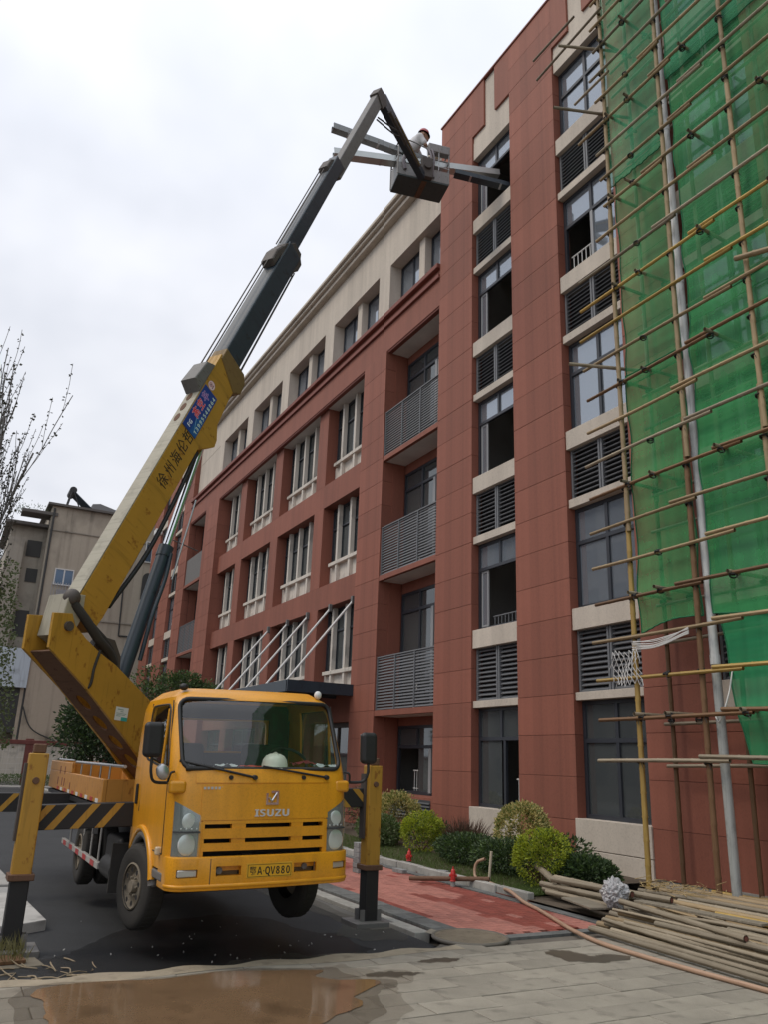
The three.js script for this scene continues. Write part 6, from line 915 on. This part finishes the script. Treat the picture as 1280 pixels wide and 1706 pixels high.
function crownTree(x, z, y0, trunkH, cx, cy, cz, R, n, mats, label, name, size = 0.13, lob = 12) {
  const o = thing(name, label, 'tree', [x, y0, z]), lobes = Array.from({ length: lob }, () => { const d = sph(); return [V(cx + d.x * R[0] * 0.6, cy + d.y * R[1] * 0.6, cz + d.z * R[2] * 0.6), rr(0.32, 0.55)]; });
  part(o, 'trunk', rod([x, y0 - 0.1, z], [cx, cy - R[1] * 0.3, cz], 0.1, 0.06, 9), MAT.rust);
  part(o, 'limbs', merge(lobes.map(([c]) => rod([cx, cy - R[1] * 0.6, cz], c.toArray(), 0.04, 0.012, 6))), MAT.rust);
  const w = () => { const [c, k] = pick(lobes), d = sph(), q = Math.pow(rnd(), 0.4); return [V(c.x + d.x * R[0] * k * q * 1.1, c.y + d.y * R[1] * k * q, c.z + d.z * R[2] * k * q * 1.1), d, size * rr(0.6, 1.3)]; };
  mats.forEach(([m, f], i) => part(o, i ? 'crown_new_growth' : 'crown', leaves(Math.round(n * f), w), m));
}
crownTree(-28, -4.75, 0, 1.6, -28, 2.45, -4.35, [1.0, 1.15, 1.25], 5200, [[GRN.tree, 0.7], [GRN.mid, 0.3]], 'dense dark green tree behind the truck deck, before the boundary wall', 'evergreen_tree');
crownTree(-34, -8.3, 0.1, 2.5, -34, 4.25, -8.3, [1.3, 1.2, 1.9], 6500, [[GRN.mid, 0.7], [GRN.tree, 0.3]], 'green rounded tree crown showing above the truck cab', 'evergreen_tree');
crownTree(-27.3, -5.4, 0, 1.2, -27.3, 1.75, -5.4, [0.6, 0.6, 0.7], 900, [[GRN.tree, 1]], 'thin dark bush beside the stems behind the truck deck', 'evergreen_bush');
{ // half bare tree reaching in from the left edge
  seed = 4242; const X = -15.2, Z = 0.42, o = thing('bare_tree', 'half bare tree with thin upright twigs reaching in at the left edge', 'tree', [X, 0, Z]), br = [], tw = [], lf = [], lf2 = [];
  part(o, 'trunk', tube([[X, -0.1, Z], [X + 0.1, 1.4, Z - 0.05], [X, 2.8, Z - 0.2], [X, 4.2, Z - 0.3]], 0.11, 20, 9), MAT.greyMetal);
  const grow = (p, d, L, r, lvl) => {
    const pts = [p.clone()], dir = d.clone(); let q = p.clone(); const n = 5; for (let i = 0; i < n; i++) { dir.addScaledVector(V(rr(-0.1, 0.1), 0.16, rr(-0.1, 0.1)), lvl === 0 ? 0.9 : 0.8).normalize(); q = q.clone().addScaledVector(dir, L / n); pts.push(q.clone()); }
    (lvl < 2 ? br : tw).push(new THREE.TubeGeometry(new THREE.CatmullRomCurve3(pts), 10, r, lvl < 2 ? 6 : 4, false));
    if (lvl > 0) { const k = lvl === 1 ? 10 : 12; for (let i = 0; i < k; i++) { const t = Math.pow(rnd(), 0.7), j = Math.min(n - 1, Math.floor(t * n)), a = pts[j].clone().lerp(pts[j + 1], rnd()); lf.push([a.add(V(rr(-0.02, 0.02), rr(-0.02, 0.02), rr(-0.02, 0.02))), V(rr(-1, 1), -0.4, rr(-1, 1)), rr(0.035, 0.07), 0.75]); } }
    if (lvl < 2) { const k = lvl === 0 ? 5 : 3; for (let i = 0; i < k; i++) { const t = 0.2 + 0.8 * (i + rnd()) / k, a = pts[Math.min(n, Math.floor(t * n))]; grow(a, dir.clone().add(V(rr(-0.45, 0.45), 0.15, rr(-0.4, 0.4))).normalize(), L * rr(0.45, 0.7), r * 0.5, lvl + 1); } }
  };
  for (let i = 0; i < 11; i++) grow(V(X, rr(2.0, 4.4), Z - 0.25), V(rr(-0.2, 0.2), 1, rr(-0.26, 0.0)).normalize(), rr(2.6, 4.4), 0.018, 0);
  for (let i = 0; i < 7; i++) grow(V(X, rr(1.2, 3.4), Z - 0.2), V(rr(-0.3, 0.3), 0.9, rr(-0.5, -0.2)).normalize(), rr(1.6, 2.6), 0.015, 0);
  part(o, 'branch', merge(br), MAT.greyMetal); part(o, 'twig', merge(tw), MAT.brownMetal); part(o, 'leaf', leaves(lf.length, (i) => lf[i]), GRN.bare);
  part(o, 'young_leaf', leaves(2600, () => { const k = rnd(); return [V(X + rr(-1.1, 1.1), 1.9 + 3.0 * k, Z - 0.42 - rr(0, 1.1) * (1 - 0.35 * k)), sph(), rr(0.04, 0.085), 0.7]; }), LF([0.13, 0.17, 0.07]));
}
// ================================================================ boundary wall, hedge and old housing block at the end of the road
{
  const X = -49, o = thing('boundary_wall', 'cream boundary wall with red coping and posts at the far end of the road', 'wall', [X, 0, -2]), t = M([0.6, 0.55, 0.47], 0.8, { t: 'grime', s: 1.5 }), red = M([0.19, 0.06, 0.05], 0.8, { t: 'mottle', s: 1 });
  const posts = [-12.5, -8.5, -4.45, -0.4, 3.6, 7.6]; for (let i = 0; i < posts.length - 1; i++) { const w = part(o, 'wall_panel', bx(X - 0.12, X + 0.06, 0.3, 2.2, posts[i] + 0.2, posts[i + 1] - 0.2), t); const g = []; for (let y = 0.55; y < 2.2; y += 0.32) g.push(bx(X + 0.061, X + 0.066, y, y + 0.012, posts[i] + 0.2, posts[i + 1] - 0.2)); for (let z = posts[i] + 0.5; z < posts[i + 1] - 0.2; z += 0.45) g.push(bx(X + 0.061, X + 0.0655, 0.3, 2.2, z, z + 0.012)); part(w, 'tile_joints', merge(g), MAT.soffit); }
  for (const z of posts) part(o, 'post', rbx(X - 0.2, X + 0.14, 0, 2.5, z - 0.2, z + 0.2, 0.02), red); part(o, 'coping', rbx(X - 0.22, X + 0.17, 2.2, 2.42, -12.6, 7.7, 0.02), red); part(o, 'plinth', bx(X - 0.15, X + 0.1, -0.1, 0.3, -12.6, 7.7), MAT.concrete);
  const h = thing('hedge', 'low dark clipped hedge along the foot of the boundary wall', 'hedge', [-48.2, 0.1, -2]); part(h, 'foliage', leaves(5200, () => [V(-48.2 + rr(-0.3, 0.3), 0.1 + 0.55 * Math.pow(rnd(), 0.6), rr(-9, 6)), V(0.3, 0.7, 0), rr(0.06, 0.12)]), GRN.mid);
}
{
  const X = -56, o = thing('old_apartment_block', 'weathered grey brown apartment block with few small windows behind the boundary wall', 'building', [X - 5, 0, -7]), wM = M([0.45, 0.395, 0.315], 0.95, { t: 'grime', s: 9, s2: 14 }), w2 = M([0.36, 0.325, 0.27], 0.95, { t: 'grime', s: 7 }), base = M([0.47, 0.4, 0.315], 0.95, { t: 'grime', s: 8 }), dk = M([0.06, 0.06, 0.058], 0.9);
  const H = 17.6; part(o, 'wall', bx(X - 9, X, 0, H, -18, -4.2), wM); part(o, 'base_wall', bx(X - 0.02, X + 0.12, 0, 7.6, -18, -4.05), base); part(o, 'side_wall', bx(X - 9, X - 1.2, 0, 16.2, -4.2, -2.0), w2); part(o, 'side_wall', bx(X - 9, X - 0.4, 0, 15.2, -2.9, -1.9), w2);
  part(o, 'roof_slab', merge([bx(X - 9.2, X + 0.25, H, H + 0.15, -18, -3.9), bx(X - 9.2, X - 0.6, 16.2, 16.4, -4.2, -1.6), bx(X - 1.4, X + 0.1, 16.9, 17.1, -4.6, -2.4)]), M([0.13, 0.12, 0.11], 0.9)); part(o, 'parapet', bx(X - 9, X, H + 0.15, H + 0.5, -18, -9.5), w2);
  const win = (z, y, w, h, lab) => { const f = part(o, 'window', merge([bx(X + 0.0, X + 0.1, y, y + 0.07, z, z + w), bx(X, X + 0.1, y + h - 0.07, y + h, z, z + w), bx(X, X + 0.1, y + 0.07, y + h - 0.07, z, z + 0.07), bx(X, X + 0.1, y + 0.07, y + h - 0.07, z + w - 0.07, z + w), bx(X, X + 0.1, y + 0.07, y + h - 0.07, z + w / 2 - 0.04, z + w / 2 + 0.04)]), MAT.white); part(f, 'pane', bx(X + 0.02, X + 0.05, y + 0.07, y + h - 0.07, z + 0.07, z + w - 0.07), M([0.1, 0.15, 0.22], 0.08, { metal: 0.4 })); return f; };
  const w1 = win(-6.15, 12.3, 1.2, 1.1); part(w1, 'security_cage', merge([bx(X + 0.1, X + 0.5, 11.35, 11.4, -6.25, -4.85), ...Array.from({ length: 9 }, (_, i) => bx(X + 0.46, X + 0.5, 11.4, 12.4, -6.25 + i * 0.17, -6.21 + i * 0.17)), bx(X + 0.12, X + 0.45, 11.4, 11.95, -5.95, -5.2)]), M([0.34, 0.34, 0.35], 0.6)); win(-11.5, 14.6, 0.95, 1.5);
  part(o, 'opening', bx(X + 0.001, X + 0.02, 12.0, 13.5, -11.4, -10.6), dk); part(o, 'opening', new THREE.CylinderGeometry(0.4, 0.4, 0.02, 24).rotateZ(Math.PI / 2).translate(X + 0.012, 13.5, -11.0), dk); part(o, 'opening', bx(X - 1.18, X - 1.15, 8.9, 10.6, -3.9, -3.1), dk); part(o, 'opening', bx(X - 1.18, X - 1.15, 14.2, 15.3, -4.0, -3.1), dk); part(o, 'opening', bx(X - 1.18, X - 1.15, 12.5, 13.4, -4.0, -3.3), dk); part(o, 'opening', bx(X + 0.001, X + 0.02, 4.2, 6.4, -11.9, -11.0), dk);
  part(o, 'balcony_panel', bx(X - 0.3, X + 0.35, 5.6, 8.0, -4.35, -1.6), M([0.55, 0.62, 0.68], 0.6, { t: 'grime', s: 2 })); part(o, 'balcony_void', bx(X - 0.5, X + 0.1, 2.9, 5.55, -4.15, -1.6), dk);
  part(o, 'drain_pipe', merge([rod([X + 0.1, 0, -4.3], [X + 0.1, 17.4, -4.35], 0.07), tube([[X + 0.12, 4.6, -4.3], [X + 0.3, 3.2, -5], [X + 0.2, 2.5, -6.5]], 0.04, 20, 5), rod([X + 0.06, 9.4, -9.5], [X + 0.06, 12.6, -9.4], 0.05), rod([X + 0.06, 9.4, -9.5], [X + 0.06, 9.4, -11], 0.05)]), dk); part(o, 'ledge', merge([bx(X, X + 0.08, 10.2, 10.3, -18, -4.2), bx(X, X + 0.06, 15.9, 15.98, -18, -4.2)]), w2);
  const s = thing('solar_water_heater', 'dark solar water heater standing on the roof of the old apartment block', 'water heater', [X - 1, H + 0.15, -5.6]); const y = H + 0.15;
  part(s, 'tank', rod([X - 1.8, y + 1.25, -5.35], [X - 0.3, y + 1.25, -5.35], 0.24, 0.24, 18), MAT.black); part(s, 'tube_rack', merge(Array.from({ length: 8 }, (_, i) => rod([X - 1.7 + i * 0.19, y + 1.15, -5.45], [X - 1.7 + i * 0.19, y + 0.1, -6.75], 0.05, 0.05, 6))), MAT.navy); part(s, 'frame', merge([rod([X - 0.3, y, -5.1], [X - 0.3, y + 1.2, -5.3], 0.05), rod([X - 1.8, y, -5.1], [X - 1.8, y + 1.2, -5.3], 0.05), rod([X - 0.3, y, -5.9], [X - 0.3, y + 1.1, -5.4], 0.04)]), MAT.black);
  const sk = thing('roof_skylight', 'low slanting dark roof structure right of the solar water heater', 'roof structure', [X - 1, H + 0.15, -7.6]); part(sk, 'roof', prism([[-9.4, y], [-7.2, y + 0.55], [-6.7, y + 0.45], [-6.7, y]], 1.6).rotateY(-Math.PI / 2).translate(X - 0.2, 0, 0), M([0.2, 0.2, 0.2], 0.8));
  const pl = thing('roof_plants', 'wispy plants growing on the edge of the old flat roof', 'plants', [X - 0.6, 16.4, -2.9]); part(pl, 'foliage', leaves(700, () => [V(X - 0.8 + rr(-0.5, 0.5), 16.9 + rr(0, 0.9) * rnd(), -3.3 + rr(-1.3, 1.3)), V(0, 1, 0), rr(0.05, 0.14), 0.5]), GRN.dark);
  const lamp = thing('flood_lamp', 'small white lamp on the far end of the red building', 'lamp', [-46.9, 10, -9.9]); part(lamp, 'lamp_head', rbx(-40.3, -39.8, 12.45, 12.75, -8.25, -7.9, 0.06, 2), MAT.white); part(lamp, 'arm', rod([-40, 12.5, -8.2], [-41, 12.2, -10.4], 0.03), MAT.greyMetal);
}
// ================================================================ across the street, behind the camera: seen only in the window panes
{
  const o = thing('apartment_tower', 'tall grey apartment tower across the street, mirrored in the second storey window', 'building', [-42, 0, 24]), wm = M([0.2, 0.185, 0.17], 0.9, { t: 'grime', s: 6 });
  part(o, 'wall', bx(-56, -31, 0, 21, 18, 30), wm); for (let k = 0; k < 7; k++) for (let i = 0; i < 9; i++) { const x = -54.5 + i * 2.7; part(o, 'window', bx(x, x + 1.5, 1 + k * 2.9, 2.6 + k * 2.9, 17.95, 17.99), MAT.frame); }
  const spots = [[-24, 11, 5.5], [-17, 12.5, 6.2], [-10, 12, 5.6], [-3.5, 13, 6], [4, 12, 5.6]], g = [leaves(14000, (i) => { const [x, z, h] = spots[i % 5], d = sph(), q = Math.pow(rnd(), 0.4); return [V(x + d.x * 3.6 * q, h * 0.55 + d.y * h * 0.5 * q, z + d.z * 2.6 * q), d, rr(0.3, 0.65)]; }), ...spots.map(([x, z, h]) => rod([x, 0, z], [x, h * 0.6, z], 0.15, 0.08, 8))];
  tag(solo('street_trees', merge(g), GRN.tree, 'dark row of street trees across the street, mirrored in the ground floor windows', 'trees'), null, null, null, 'stuff');
}
renderer.render(scene, camera);
